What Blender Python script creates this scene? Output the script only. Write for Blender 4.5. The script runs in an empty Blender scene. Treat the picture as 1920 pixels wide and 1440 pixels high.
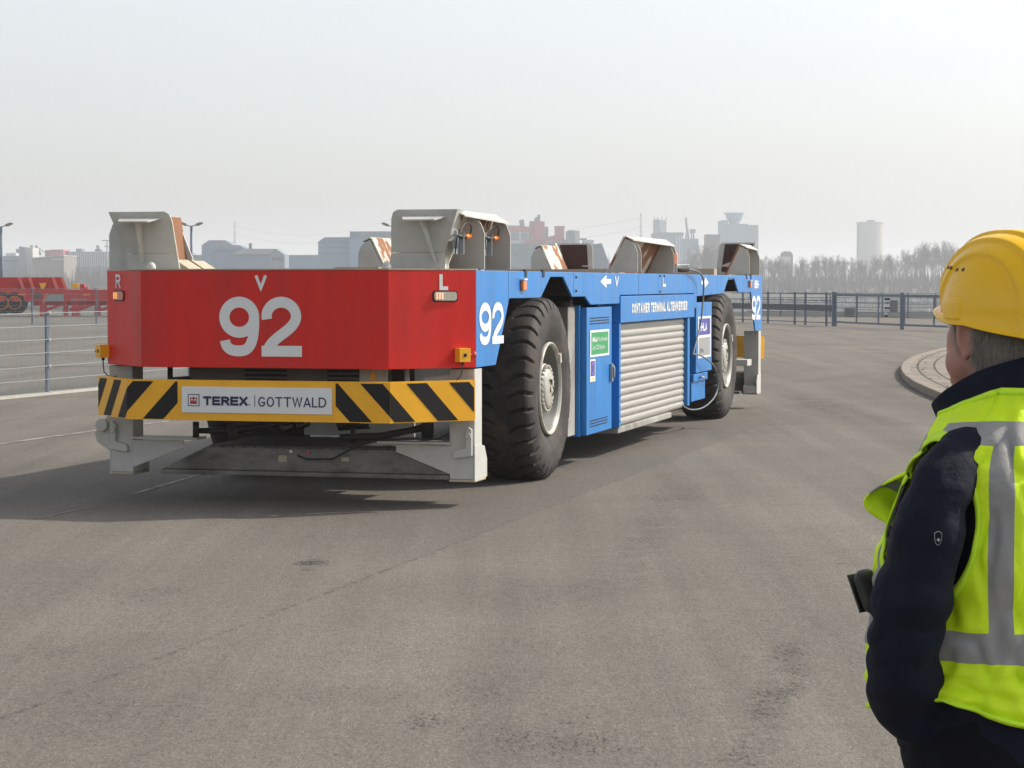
import bpy, bmesh, math, random
from mathutils import Vector, Matrix, noise
from mathutils.bvhtree import BVHTree
R = math.radians
sc = bpy.context.scene
col = sc.collection
random.seed(7)

# ---------------------------------------------------------------- camera, light
EYE = 1.652
cd = bpy.data.cameras.new("camera"); cam = bpy.data.objects.new("camera", cd); col.objects.link(cam)
cd.sensor_fit = 'HORIZONTAL'; cd.sensor_width = 36.0; cd.lens = 80.625
cd.clip_start = 0.1; cd.clip_end = 20000
cam.location = (0, 0, EYE); cam.rotation_euler = (R(90) - math.atan(190 / 4300.0), 0, 0)
sc.camera = cam
SUN = Vector((1.08, 0.38, 1.0)).normalized()
sl = bpy.data.lights.new("sun", 'SUN'); sl.energy = 3.1; sl.angle = R(0.9); sl.color = (1.0, 0.93, 0.82)
so = bpy.data.objects.new("sun", sl); col.objects.link(so)
so.rotation_euler = (-SUN).to_track_quat('-Z', 'Y').to_euler()
w = bpy.data.worlds.new("World"); sc.world = w; w.use_nodes = True
nt = w.node_tree
bg = nt.nodes['Background']; bg.inputs['Strength'].default_value = 0.15
sky = nt.nodes.new('ShaderNodeTexSky'); sky.sky_type = 'NISHITA'; sky.sun_disc = False
sky.sun_elevation = math.asin(SUN.z); sky.sun_rotation = math.atan2(SUN.x, SUN.y)
sky.air_density = 1.0; sky.dust_density = 2.3; sky.ozone_density = 1.0
hs = nt.nodes.new('ShaderNodeHueSaturation'); hs.inputs['Saturation'].default_value = 0.33
nt.links.new(sky.outputs[0], hs.inputs['Color']); nt.links.new(hs.outputs[0], bg.inputs['Color'])
sc.view_settings.view_transform = 'Standard'; sc.view_settings.look = 'None'
sc.cycles.volume_bounces = 3
sc.view_settings.exposure = 0.43; sc.view_settings.gamma = 1.0

# ---------------------------------------------------------------- materials
def mat(name, c, rough=0.6, metal=0.0, var=0.0, vs=3.0, bump=0.0, bs=40.0, c2=None, mixlo=0.45, mixhi=0.6, coat=0.0, spec=None, stretch=None, rust=None, emit=None):
    m = bpy.data.materials.new(name); m.use_nodes = True
    n = m.node_tree; b = n.nodes['Principled BSDF']
    b.inputs['Base Color'].default_value = (*c, 1); b.inputs['Roughness'].default_value = rough
    b.inputs['Metallic'].default_value = metal
    if coat: b.inputs['Coat Weight'].default_value = coat; b.inputs['Coat Roughness'].default_value = 0.12
    if spec is not None: b.inputs['Specular IOR Level'].default_value = spec
    if emit: b.inputs['Emission Color'].default_value = (*emit[0], 1); b.inputs['Emission Strength'].default_value = emit[1]
    tc = n.nodes.new('ShaderNodeTexCoord'); mp = n.nodes.new('ShaderNodeMapping')
    n.links.new(tc.outputs['Object'], mp.inputs['Vector'])
    if stretch: mp.inputs['Scale'].default_value = stretch
    cur = None
    if c2 is not None:
        t = n.nodes.new('ShaderNodeTexNoise'); t.inputs['Scale'].default_value = vs; t.inputs['Detail'].default_value = 8; t.inputs['Roughness'].default_value = 0.65
        n.links.new(mp.outputs[0], t.inputs['Vector'])
        r = n.nodes.new('ShaderNodeMapRange'); r.inputs['From Min'].default_value = mixlo; r.inputs['From Max'].default_value = mixhi
        n.links.new(t.outputs['Fac'], r.inputs['Value'])
        mx = n.nodes.new('ShaderNodeMix'); mx.data_type = 'RGBA'
        mx.inputs['A'].default_value = (*c, 1); mx.inputs['B'].default_value = (*c2, 1)
        n.links.new(r.outputs[0], mx.inputs['Factor']); cur = mx.outputs['Result']
    if var:
        t = n.nodes.new('ShaderNodeTexNoise'); t.inputs['Scale'].default_value = vs * 1.7; t.inputs['Detail'].default_value = 10; t.inputs['Roughness'].default_value = 0.7
        n.links.new(mp.outputs[0], t.inputs['Vector'])
        r = n.nodes.new('ShaderNodeMapRange'); r.inputs['From Min'].default_value = 0.3; r.inputs['From Max'].default_value = 0.7
        r.inputs['To Min'].default_value = 1 - var; r.inputs['To Max'].default_value = 1 + var
        n.links.new(t.outputs['Fac'], r.inputs['Value'])
        h = n.nodes.new('ShaderNodeHueSaturation'); n.links.new(r.outputs[0], h.inputs['Value'])
        if cur is None: h.inputs['Color'].default_value = (*c, 1)
        else: n.links.new(cur, h.inputs['Color'])
        cur = h.outputs[0]
        r2 = n.nodes.new('ShaderNodeMapRange'); r2.inputs['From Min'].default_value = 0.3; r2.inputs['From Max'].default_value = 0.7
        r2.inputs['To Min'].default_value = max(0.05, rough - 0.12); r2.inputs['To Max'].default_value = min(1, rough + 0.15)
        n.links.new(t.outputs['Fac'], r2.inputs['Value']); n.links.new(r2.outputs[0], b.inputs['Roughness'])
    if cur is not None: n.links.new(cur, b.inputs['Base Color'])
    if bump:
        t = n.nodes.new('ShaderNodeTexNoise'); t.inputs['Scale'].default_value = bs; t.inputs['Detail'].default_value = 6
        n.links.new(mp.outputs[0], t.inputs['Vector'])
        bp = n.nodes.new('ShaderNodeBump'); bp.inputs['Strength'].default_value = bump; bp.inputs['Distance'].default_value = 0.02
        n.links.new(t.outputs['Fac'], bp.inputs['Height']); n.links.new(bp.outputs[0], b.inputs['Normal'])
    return m

M = {}
M['red'] = mat('red_paint', (0.62, 0.014, 0.008), 0.40, spec=.35, var=0.12, vs=1.6, bump=0.04, bs=3, c2=(.47, .022, .014), mixlo=.50, mixhi=.72, stretch=(2.2, 2.2, .35))
M['blue'] = mat('blue_paint', (0.010, 0.185, 0.52), 0.36, c2=(.018, .14, .38), mixlo=.52, mixhi=.75, stretch=(2.2, 2.2, .35), var=0.10, vs=1.5, bump=0.03, bs=4)
M['white'] = mat('white_lettering', (0.72, 0.73, 0.72), 0.5, var=0.04)
M['yellow'] = mat('yellow_paint', (0.88, 0.43, 0.008), 0.42, var=0.08, vs=3)
M['black'] = mat('black_paint', (0.012, 0.0115, 0.0115), 0.6, spec=.25, var=0.2, vs=4)
M['navy'] = mat('navy_lettering', (0.012, 0.016, 0.07), 0.5)
M['grey'] = mat('grey_paint', (0.50, 0.50, 0.465), 0.55, var=0.10, vs=2.5, c2=(0.42, 0.39, 0.33), mixlo=0.5, mixhi=0.75, bump=0.05, bs=20)
M['greydirty'] = mat('weathered_grey_paint', (0.34, 0.335, 0.305), 0.6, var=0.2, vs=2, c2=(0.19, 0.17, 0.14), mixlo=0.45, mixhi=0.7, bump=0.1, bs=20)
M['rustpaint'] = mat('worn_paint_and_rust', (0.26, 0.115, 0.05), 0.8, var=0.2, vs=2.2, c2=(0.62, 0.58, 0.49), mixlo=0.50, mixhi=0.53, stretch=(1.2, 1.2, 0.5), bump=0.15)
M['rust'] = mat('dark_rust', (0.055, 0.022, 0.016), 0.85, var=0.3, vs=6, bump=0.2)
M['ochre'] = mat('rust_stained_paint', (0.44, 0.38, 0.28), 0.7, var=0.15, vs=3, c2=(0.30, 0.17, 0.08), mixlo=0.55, mixhi=0.7, bump=0.1)
M['deck'] = mat('rusty_deck', (0.20, 0.16, 0.12), 0.9, var=0.3, vs=5, c2=(0.11, 0.05, 0.03), bump=0.3)
M['framegrey'] = mat('oily_frame_paint', (0.19, 0.185, 0.165), 0.6, var=0.3, vs=2.5, c2=(0.075, 0.065, 0.05), mixlo=0.42, mixhi=0.68, bump=0.15, bs=20, stretch=(1, 1, 2))
M['dark'] = mat('greasy_black_steel', (0.022, 0.019, 0.017), 0.55, var=0.3, vs=4)
M['under'] = mat('dark_brown_steel', (0.055, 0.045, 0.037), 0.65, var=0.3, vs=4, bump=0.1)
M['tyre'] = mat('dusty_rubber', (0.025, 0.022, 0.021), 0.75, var=0.3, vs=3.5, c2=(0.070, 0.056, 0.045), mixlo=0.45, mixhi=0.65, bump=0.12, bs=60)
M['rim'] = mat('rim_paint', (0.44, 0.43, 0.38), 0.38, var=0.15, vs=6, c2=(0.28, 0.24, 0.17), mixlo=0.5, mixhi=0.75)
M['rimdark'] = mat('rim_dish_grey', (0.115, 0.115, 0.10), 0.5, var=0.15, vs=6)
M['alu'] = mat('shutter_aluminium', (0.36, 0.348, 0.318), 0.5, metal=0.25, var=0.05, vs=2, stretch=(1, 1, 8))
M['orange'] = mat('orange_lens', (0.90, 0.22, 0.012), 0.25, var=0.1, vs=20)
M['ledon'] = mat('lit_lamp', (0.9, 0.5, 0.3), 0.3, emit=((1.0, 0.6, 0.4), 0.45))
M['ledo'] = mat('lit_amber_lamp', (0.9, 0.4, 0.1), 0.3, emit=((1.0, 0.5, 0.15), 0.4))
M['lens'] = mat('clear_lens', (0.50, 0.46, 0.38), 0.15, var=0.1, vs=30)
M['lensred'] = mat('pinkish_lens', (0.55, 0.2, 0.14), 0.2)
M['redbtn'] = mat('red_button', (0.55, 0.06, 0.045), 0.35)
M['cable'] = mat('black_cable', (0.02, 0.02, 0.02), 0.5)
M['hose'] = mat('grey_hose', (0.15, 0.165, 0.175), 0.45)
M['green'] = mat('green_sticker', (0.02, 0.30, 0.10), 0.4, var=0.04)
M['purple'] = mat('violet_sticker', (0.05, 0.05, 0.36), 0.4)
M['greysign'] = mat('grey_sticker', (0.30, 0.31, 0.31), 0.4)
M['logored'] = mat('dark_red_print', (0.35, 0.02, 0.03), 0.5)
M['steel'] = mat('galvanised_steel', (0.30, 0.33, 0.35), 0.42, metal=0.3, var=0.1, vs=8)
M['bluesteel'] = mat('blue_grey_steel', (0.115, 0.15, 0.20), 0.5, var=0.12, vs=6)
M['darkrail'] = mat('dark_rail_paint', (0.055, 0.065, 0.09), 0.5, var=0.1, vs=6)
M['concrete'] = mat('concrete', (0.36, 0.335, 0.285), 0.85, var=0.18, vs=4, bump=0.3, bs=30)

# ---------------------------------------------------------------- mesh helpers
class MB:
    def __init__(s): s.v = []; s.f = []; s.m = []; s.sm = []
    def add(s, vs, fs, mi=0, smooth=False):
        o = len(s.v); s.v += [tuple(v) for v in vs]
        for f in fs: s.f.append([i + o for i in f]); s.m.append(mi); s.sm.append(smooth)
    def box(s, x0, x1, y0, y1, z0, z1, mi=0):
        v = [(x, y, z) for z in (z0, z1) for y in (y0, y1) for x in (x0, x1)]
        s.add(v, [(0, 2, 3, 1), (4, 5, 7, 6), (0, 1, 5, 4), (2, 6, 7, 3), (0, 4, 6, 2), (1, 3, 7, 5)], mi)
    def prism(s, pts, off, mi=0):
        off = Vector(off); a = [Vector(p) for p in pts]; n = len(a)
        nrm = Vector((0, 0, 0))
        for i in range(n): nrm += a[i].cross(a[(i + 1) % n])
        if nrm.dot(off) > 0: a.reverse()
        s.add(a + [p + off for p in a], [list(range(n)), list(range(2 * n - 1, n - 1, -1))] +
              [(i, i + n, (i + 1) % n + n, (i + 1) % n) for i in range(n)], mi)
    def tube(s, pts, r, n=8, mi=0, cap=True):
        pts = [Vector(p) for p in pts]; rs = r if isinstance(r, (list, tuple)) else [r] * len(pts)
        ring = []; prev = None
        for i, p in enumerate(pts):
            d = (pts[min(i + 1, len(pts) - 1)] - pts[max(i - 1, 0)]).normalized()
            if prev is None:
                u = d.orthogonal().normalized()
            else:
                u = (prev - d * prev.dot(d)); u = u.normalized() if u.length > 1e-6 else d.orthogonal().normalized()
            prev = u; w_ = d.cross(u)
            ring.append([p + (u * math.cos(2 * math.pi * k / n) + w_ * math.sin(2 * math.pi * k / n)) * rs[i] for k in range(n)])
        vs = [q for rg in ring for q in rg]; fs = []
        for i in range(len(pts) - 1):
            for k in range(n):
                fs.append((i * n + k, i * n + (k + 1) % n, (i + 1) * n + (k + 1) % n, (i + 1) * n + k))
        s.add(vs, fs, mi, True)
        if cap:
            s.add(ring[0], [list(range(n - 1, -1, -1))], mi); s.add(ring[-1], [list(range(n))], mi)
    def lathe(s, prof, c, ax='x', n=48, mi=0, smooth=True, closed=False):
        # prof: (along axis, radius)
        vs = []; fs = []; m = len(prof)
        for k in range(n):
            a = 2 * math.pi * k / n; ca, sa = math.cos(a), math.sin(a)
            for (t, r) in prof:
                if ax == 'x': p = (c[0] + t, c[1] + r * ca, c[2] + r * sa)
                elif ax == 'y': p = (c[0] + r * sa, c[1] + t, c[2] + r * ca)
                else: p = (c[0] + r * ca, c[1] + r * sa, c[2] + t)
                vs.append(p)
        mm = m if closed else m - 1
        for k in range(n):
            k2 = (k + 1) % n
            for i in range(mm):
                i2 = (i + 1) % m
                fs.append((k * m + i, k * m + i2, k2 * m + i2, k2 * m + i))
        s.add(vs, fs, mi, smooth)
    def grid(s, rows, mi=0, smooth=True, wrap=False):
        n = len(rows[0]); vs = [p for r in rows for p in r]; fs = []
        for i in range(len(rows) - 1):
            for j in range(n if wrap else n - 1):
                j2 = (j + 1) % n
                fs.append((i * n + j, i * n + j2, (i + 1) * n + j2, (i + 1) * n + j))
        s.add(vs, fs, mi, smooth)
    def sphere(s, c, r, nu=16, nv=10, mi=0, rot=None):
        r = Vector((r, r, r)) if not hasattr(r, '__len__') else Vector(r)
        rows = []
        for i in range(nv + 1):
            ph = math.pi * i / nv
            row = []
            for j in range(nu):
                t = 2 * math.pi * j / nu
                p = Vector((r.x * math.sin(ph) * math.cos(t), r.y * math.sin(ph) * math.sin(t), r.z * math.cos(ph)))
                if rot: p = rot @ p
                row.append(p + Vector(c))
            rows.append(row)
        s.grid(rows, mi, True, True)
    def mesh(s, name, mats, fix=True):
        me = bpy.data.meshes.new(name); me.from_pydata(s.v, [], s.f)
        for m_ in mats: me.materials.append(m_)
        me.polygons.foreach_set('material_index', s.m); me.polygons.foreach_set('use_smooth', s.sm)
        if fix:
            bm = bmesh.new(); bm.from_mesh(me); bmesh.ops.remove_doubles(bm, verts=bm.verts, dist=1e-5)
            bmesh.ops.recalc_face_normals(bm, faces=bm.faces); bm.to_mesh(me); bm.free()
        me.update(); return me
    def pieces(s):
        key = {}; rep = []
        for v in s.v: rep.append(key.setdefault((round(v[0], 5), round(v[1], 5), round(v[2], 5)), len(key)))
        par = list(range(len(key)))
        def fd(a):
            while par[a] != a: par[a] = par[par[a]]; a = par[a]
            return a
        for f in s.f:
            for i in f[1:]: par[fd(rep[i])] = fd(rep[f[0]])
        out = {}
        for f, mi, sm in zip(s.f, s.m, s.sm):
            o = out.setdefault(fd(rep[f[0]]), MB()); o.add([s.v[i] for i in f], [list(range(len(f)))], mi, sm)
        return list(out.values())
    def build(s, name, mats, parent=None, bevel=0, fix=True, loc=None, split=False):
        if split: return [q.build(name, mats, parent, bevel, fix, loc) for q in s.pieces()][0]
        if not isinstance(mats, (list, tuple)): mats = [mats]
        o = bpy.data.objects.new(name, s.mesh(name, mats, fix)); col.objects.link(o)
        if parent: o.parent = parent
        if loc: o.location = loc
        if bevel:
            b = o.modifiers.new('bevel', 'BEVEL'); b.width = bevel; b.segments = 2; b.limit_method = 'ANGLE'; b.angle_limit = R(40)
        return o
def tag(o, label=None, cat=None, group=None, kind=None):
    if label: o['label'] = label
    if cat: o['category'] = cat
    if group: o['group'] = group
    if kind: o['kind'] = kind
    return o
def empty(name, loc, rz=0, **k):
    o = bpy.data.objects.new(name, None); col.objects.link(o); o.location = loc; o.rotation_euler = (0, 0, rz)
    o.empty_display_size = 0.2
    return tag(o, **k)
def children(o): return [c for c in bpy.data.objects if c.parent == o]
def copy_tree(o, parent=None):
    c = o.copy(); col.objects.link(c); c.parent = parent
    for ch in children(o): copy_tree(ch, c)
    return c

# ---------------------------------------------------------------- stroke lettering
def smooth(pts, k=6):
    P = [Vector(p) for p in pts]; Q = []
    for i in range(len(P) - 1):
        p0, p1, p2, p3 = P[max(i - 1, 0)], P[i], P[i + 1], P[min(i + 2, len(P) - 1)]
        for j in range(k):
            t = j / k; Q.append(.5 * ((2 * p1) + (p2 - p0) * t + (2 * p0 - 5 * p1 + 4 * p2 - p3) * t * t + (3 * p1 - p0 - 3 * p2 + p3) * t ** 3))
    return Q + [P[-1]]
def arc(cx, cy, rx, ry, a0, a1, n=14):
    return [(cx + rx * math.cos(R(a0 + (a1 - a0) * i / n)), cy + ry * math.sin(R(a0 + (a1 - a0) * i / n))) for i in range(n + 1)]
def bez(p0, p1, p2, p3, n=12):
    o = []
    for i in range(n + 1):
        t = i / n; a = (1 - t) ** 3; b = 3 * t * (1 - t) ** 2; c = 3 * t * t * (1 - t); d = t ** 3
        o.append((a * p0[0] + b * p1[0] + c * p2[0] + d * p3[0], a * p0[1] + b * p1[1] + c * p2[1] + d * p3[1]))
    return o
G = {
 'A': [[(0, 0), (.5, 1), (1, 0)], [(.2, .28), (.8, .28)]],
 'C': [arc(.5, .5, .5, .5, 35, 325, 24)],
 'D': [[(0, 0), (0, 1), (.4, 1)] + arc(.45, .5, .55, .5, 85, -85, 16) + [(.4, 0), (0, 0), (0, .1)]],
 'E': [[(1, 0), (0, 0), (0, 1), (1, 1)], [(0, .5), (.9, .5)]],
 'G': [arc(.5, .5, .5, .5, 40, 320, 24) + [(.95, .42), (.55, .42)]],
 'H': [[(0, -.0), (0, 1)], [(1, 0), (1, 1)], [(0, .5), (1, .5)]],
 'I': [[(.5, 0), (.5, 1)]],
 'L': [[(0, 1), (0, 0), (1, 0)]],
 'M': [[(0, 0), (0, 1), (.5, .1), (1, 1), (1, 0)]],
 'N': [[(0, 0), (0, 1), (1, 0), (1, 1)]],
 'O': [arc(.5, .5, .5, .5, 0, 360, 32)],
 'R': [[(0, 0), (0, 1), (.55, 1)] + arc(.6, .75, .4, .25, 85, -85, 10) + [(.55, .5), (0, .5)], [(.5, .5), (1, 0)]],
 'T': [[(0, 1), (1, 1)], [(.5, 1), (.5, 0)]],
 'V': [[(0, 1), (.5, 0), (1, 1)]],
 'W': [[(0, 1), (.25, 0), (.5, 1), (.75, 0), (1, 1)]],
 'X': [[(0, 0), (1, 1)], [(0, 1), (1, 0)]],
 'S': [bez((1, .8), (.9, 1.1), (.1, 1.1), (.05, .75)) + bez((.05, .75), (0, .45), (1, .6), (.98, .25))[1:] + bez((.98, .25), (.9, -.1), (.1, -.1), (0, .2))[1:]],
 '2': [arc(.49, .71, .49, .29, 192, -8, 22) + bez((.975, .67), (.90, .42), (.22, .30), (.06, .05))[1:], [(0, 0), (1, 0)]],
 '9': [arc(.5, .69, .5, .31, 0, 360, 36), bez((1.0, .69), (1.02, .05), (.75, 0), (.48, 0), 16) + bez((.48, 0), (.22, 0), (.05, .05), (.02, .215), 10)[1:]],
}
def ribbon(pts, hw, closed=False):
    n = len(pts); L_, R_ = [], []
    P = [Vector(p) for p in pts]
    if closed: P = P[:-1]; n = len(P)
    for i in range(n):
        if closed: a, b = P[i - 1], P[(i + 1) % n]; d1 = (P[i] - a); d2 = (b - P[i])
        else:
            d1 = P[i] - P[i - 1] if i > 0 else P[1] - P[0]
            d2 = P[i + 1] - P[i] if i < n - 1 else P[-1] - P[-2]
        d1 = d1.normalized(); d2 = d2.normalized(); t = d1 + d2
        t = t.normalized() if t.length > 1e-5 else d1
        nn = Vector((-t.y, t.x)); k = 1 / max(0.42, nn.dot(Vector((-d1.y, d1.x))))
        L_.append(P[i] + nn * hw * k); R_.append(P[i] - nn * hw * k)
    return L_, R_
def lettering(mb, text, o, ux, uz, h, sw, wch=0.62, gap=0.2, mi=0, widths={}, total=None, nrm=None):
    # writes text on a plane: o bottom-left corner, ux along, uz up, h height, sw stroke width
    o = Vector(o); ux = Vector(ux).normalized(); uz = Vector(uz).normalized(); nrm = nrm or ux.cross(uz)
    def wd(c): return h * (widths.get(c, {'I': .0, 'M': 1.25, 'W': 1.5, ' ': .55}.get(c, 1)) * wch) + (0 if c != 'I' else 0)
    tot = sum((wd(c) + (sw if c == 'I' else 0)) for c in text) + gap * h * (len(text) - 1)
    sx = total / tot if total else 1
    x = 0; k = 0
    for c in text:
        W = wd(c) + (sw if c == 'I' else 0)
        for st in G.get(c, []):
            pts = [((x + sw / 2 + p[0] * (W - sw)) * 1.0, sw / 2 + p[1] * (h - sw)) for p in st]
            pts = [(p[0] * sx, p[1]) for p in pts]
            cl = (st[0][0] - st[-1][0]) ** 2 + (st[0][1] - st[-1][1]) ** 2 < 1e-8
            if not cl:   # lengthen straight ends to the full height
                def ext(a, b, e):
                    d = Vector(a) - Vector(b); d.normalize(); return (a[0] + d.x * e, a[1] + d.y * e)
                e = sw / 2
                if c in 'AVWMNX9': e = sw * 0.5
                if c == '9' : e = 0
                if c == '2' and len(st) > 3: e = 0
                pts[0] = ext(pts[0], pts[1], e); pts[-1] = ext(pts[-1], pts[-2], e)
            L_, R_ = ribbon(pts, sw / 2, cl); n = len(L_); off = nrm * (k % 3) * 0.0003; k += 1
            vs = [o + ux * p.x + uz * p.y + off for p in L_] + [o + ux * p.x + uz * p.y + off for p in R_]
            fs = [(i, i + 1, n + i + 1, n + i) for i in range(n - 1)]
            if cl: fs.append((n - 1, 0, n, 2 * n - 1))
            mb.add(vs, fs, mi)
        x += W + gap * h
    return tot * sx
def smalltext(name, text, o, ux, uz, size, m, parent, sxx=1.0, bold=0.0):
    cu = bpy.data.curves.new(name, 'FONT'); cu.body = text; cu.size = size; cu.offset = bold; cu.resolution_u = 3
    t = bpy.data.objects.new(name, cu); col.objects.link(t)
    dg = bpy.context.evaluated_depsgraph_get(); me = bpy.data.meshes.new_from_object(t.evaluated_get(dg))
    bpy.data.objects.remove(t)
    ux = Vector(ux).normalized(); uz = Vector(uz).normalized(); nn = ux.cross(uz)
    me.transform(Matrix(((ux.x * sxx, uz.x, nn.x, o[0]), (ux.y * sxx, uz.y, nn.y, o[1]), (ux.z * sxx, uz.z, nn.z, o[2]), (0, 0, 0, 1))))
    me.materials.clear(); me.materials.append(m)
    ob = bpy.data.objects.new(name, me); col.objects.link(ob); ob.parent = parent
    return ob
# ================================================================ the vehicle
P0 = Vector((-0.262, 16.8, 0)); RZ = -math.atan2(3.557, 13.5)
AG = empty('automated_guided_vehicle', P0, RZ,
           label='blue flatbed container vehicle numbered 92 with a red front panel and yellow black striped bumper', cat='transport vehicle')
W_ = 2.93
# --- front panel, folded steel in three planes (lx, ly)
FP = [(-W_, 0), (-2.43, -.5), (-.515, -.5), (0, 0)]
mb = MB()
outer = FP; inner = [(-W_ + .03, .04), (-2.415, -.455), (-.53, -.455), (-.03, .04)]
for i in range(3):
    a, b, c, d = outer[i], outer[i + 1], inner[i + 1], inner[i]
    mb.add([(a[0], a[1], 1.03), (b[0], b[1], 1.03), (b[0], b[1], 1.742), (a[0], a[1], 1.742),
            (d[0], d[1], 1.03), (c[0], c[1], 1.03), (c[0], c[1], 1.742), (d[0], d[1], 1.742)],
           [(0, 1, 2, 3), (4, 7, 6, 5), (0, 4, 5, 1), (3, 2, 6, 7)] + ([(0, 3, 7, 4)] if i == 0 else []) + ([(1, 5, 6, 2)] if i == 2 else []))
fpan = mb.build('front_panel', M['red'], AG, 0.004)
mb = MB(); mb.prism([(p[0], p[1], 1.744) for p in [(-W_ + .0, 0), (-2.432, -.503), (-.513, -.503), (0.002, 0), (0.002, .03), (-W_, .03)]], (0, 0, .010))
mb.build('top_flange', M['ochre'], AG)
def onch(a, b, t, off=0.003):
    d = Vector((b[0] - a[0], b[1] - a[1], 0)); n = Vector((d.y, -d.x, 0)).normalized()
    return Vector((a[0], a[1], 0)) + d * t + n * off, d.normalized(), n
UZ = Vector((0, 0, 1)); UX = Vector((1, 0, 0))
mb = MB()
lettering(mb, '92', (-1.81, -.503, 1.115), UX, UZ, 0.435, 0.079, wch=0.715, gap=0.04)
mb.build('number', M['white'], fpan)
mb = MB(); lettering(mb, 'V', (-1.53, -.503, 1.60), UX, UZ, 0.105, 0.024, wch=.85); mb.build('lettering', M['white'], fpan)
p, d, n = onch((-.515, -.5), (0, 0), .575)
mb = MB(); lettering(mb, 'L', p + UZ * 1.598, d, UZ, 0.115, 0.027, wch=.62); mb.build('lettering', M['white'], fpan)
p, d, n = onch((-W_, 0), (-2.43, -.5), .27)
mb = MB(); lettering(mb, 'R', p + UZ * 1.61, d, UZ, 0.105, 0.02, wch=.98); mb.build('lettering', M['white'], fpan)
# lamps on the chamfers
def slot(mb, p, d, n, z0, z1, w, t=.012, mi=0, rr=.02):
    h = (z1 - z0) / 2; rr = min(rr, h - 1e-3, w / 2 - 1e-3); pts = []
    for (cx, cz, a) in ((w / 2 - rr, h - rr, 0), (-w / 2 + rr, h - rr, 90), (-w / 2 + rr, -h + rr, 180), (w / 2 - rr, -h + rr, 270)):
        for k in range(5):
            an = R(a + 22.5 * k); pts.append(p + d * (cx + rr * math.cos(an)) + UZ * (z0 + h + cz + rr * math.sin(an)))
    mb.prism(pts, n * t, mi)
for (a, b, t, w, lit) in (((-.515, -.5), (0, 0), .64, .185, 'w'), ((-W_, 0), (-2.43, -.5), .37, .20, 'o')):
    p, d, n = onch(a, b, t, 0.0005)
    mb = MB(); slot(mb, p, d, n, 1.522, 1.586, w); lamp = mb.build('headlight', M['lens'] if lit == 'w' else M['lensred'], AG)
    mb = MB()
    for i in range(3):
        for j in range(3):
            q = p + n * .0125 + d * ((-.5 * w + .02 + i * (.022 if lit == 'w' else .03))) + UZ * (1.538 + j * .016)
            mb.sphere(q, .0085 if lit == 'w' else .009, 8, 5)
    mb.build('bulb', M['ledon'] if lit == 'w' else M['ledo'], lamp)
    mb = MB(); slot(mb, p - n * .0003, d, n, 1.514, 1.594, w + .02, .004); mb.build('bezel', M['black'], lamp)
def estop(pos, d, n, flip=1):
    mb = MB()
    p = Vector(pos)
    mb.prism([p + d * x + UZ * z for x, z in ((-.045, -.05), (.045, -.05), (.045, .05), (-.045, .05))], n * .075)
    mb.prism([p + d * x + UZ * z + n * .076 for x, z in ((-.012, -.012), (.012, -.012), (.012, .012), (-.012, .012))], n * .003, 1)
    o = mb.build('emergency_stop', [M['yellow'], M['black']], AG, .004)
    mb = MB(); q = p + n * .04 + d * .046 * flip
    mb.tube([q, q + d * .03 * flip], .014, 12); mb.tube([q + d * .03 * flip, q + d * .035 * flip, q + d * .055 * flip, q + d * .062 * flip], [.014, .026, .024, .012], 16)
    mb.build('button', M['redbtn'], o)
    mb = MB(); b0 = p + n * .035 - UZ * .05
    mb.tube([b0, b0 - UZ * .02], .012, 10)
    mb.tube([b0 - UZ * .02, b0 - UZ * .06, b0 - UZ * .11 - d * .02 * flip, b0 - UZ * .15 - d * .06 * flip - n * .03, b0 - UZ * .14 - d * .10 * flip - n * .07], .005, 6)
    mb.build('cable', M['cable'], o)
p, d, n = onch((-.515, -.5), (0, 0), .815, 0.001); estop(p + UZ * 1.125, d, n)
p, d, n = onch((-W_, 0), (-2.43, -.5), .0, 0.001); estop(p + UZ * 1.13 - d * .0 + n * .0, d, n, -1)

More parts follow.
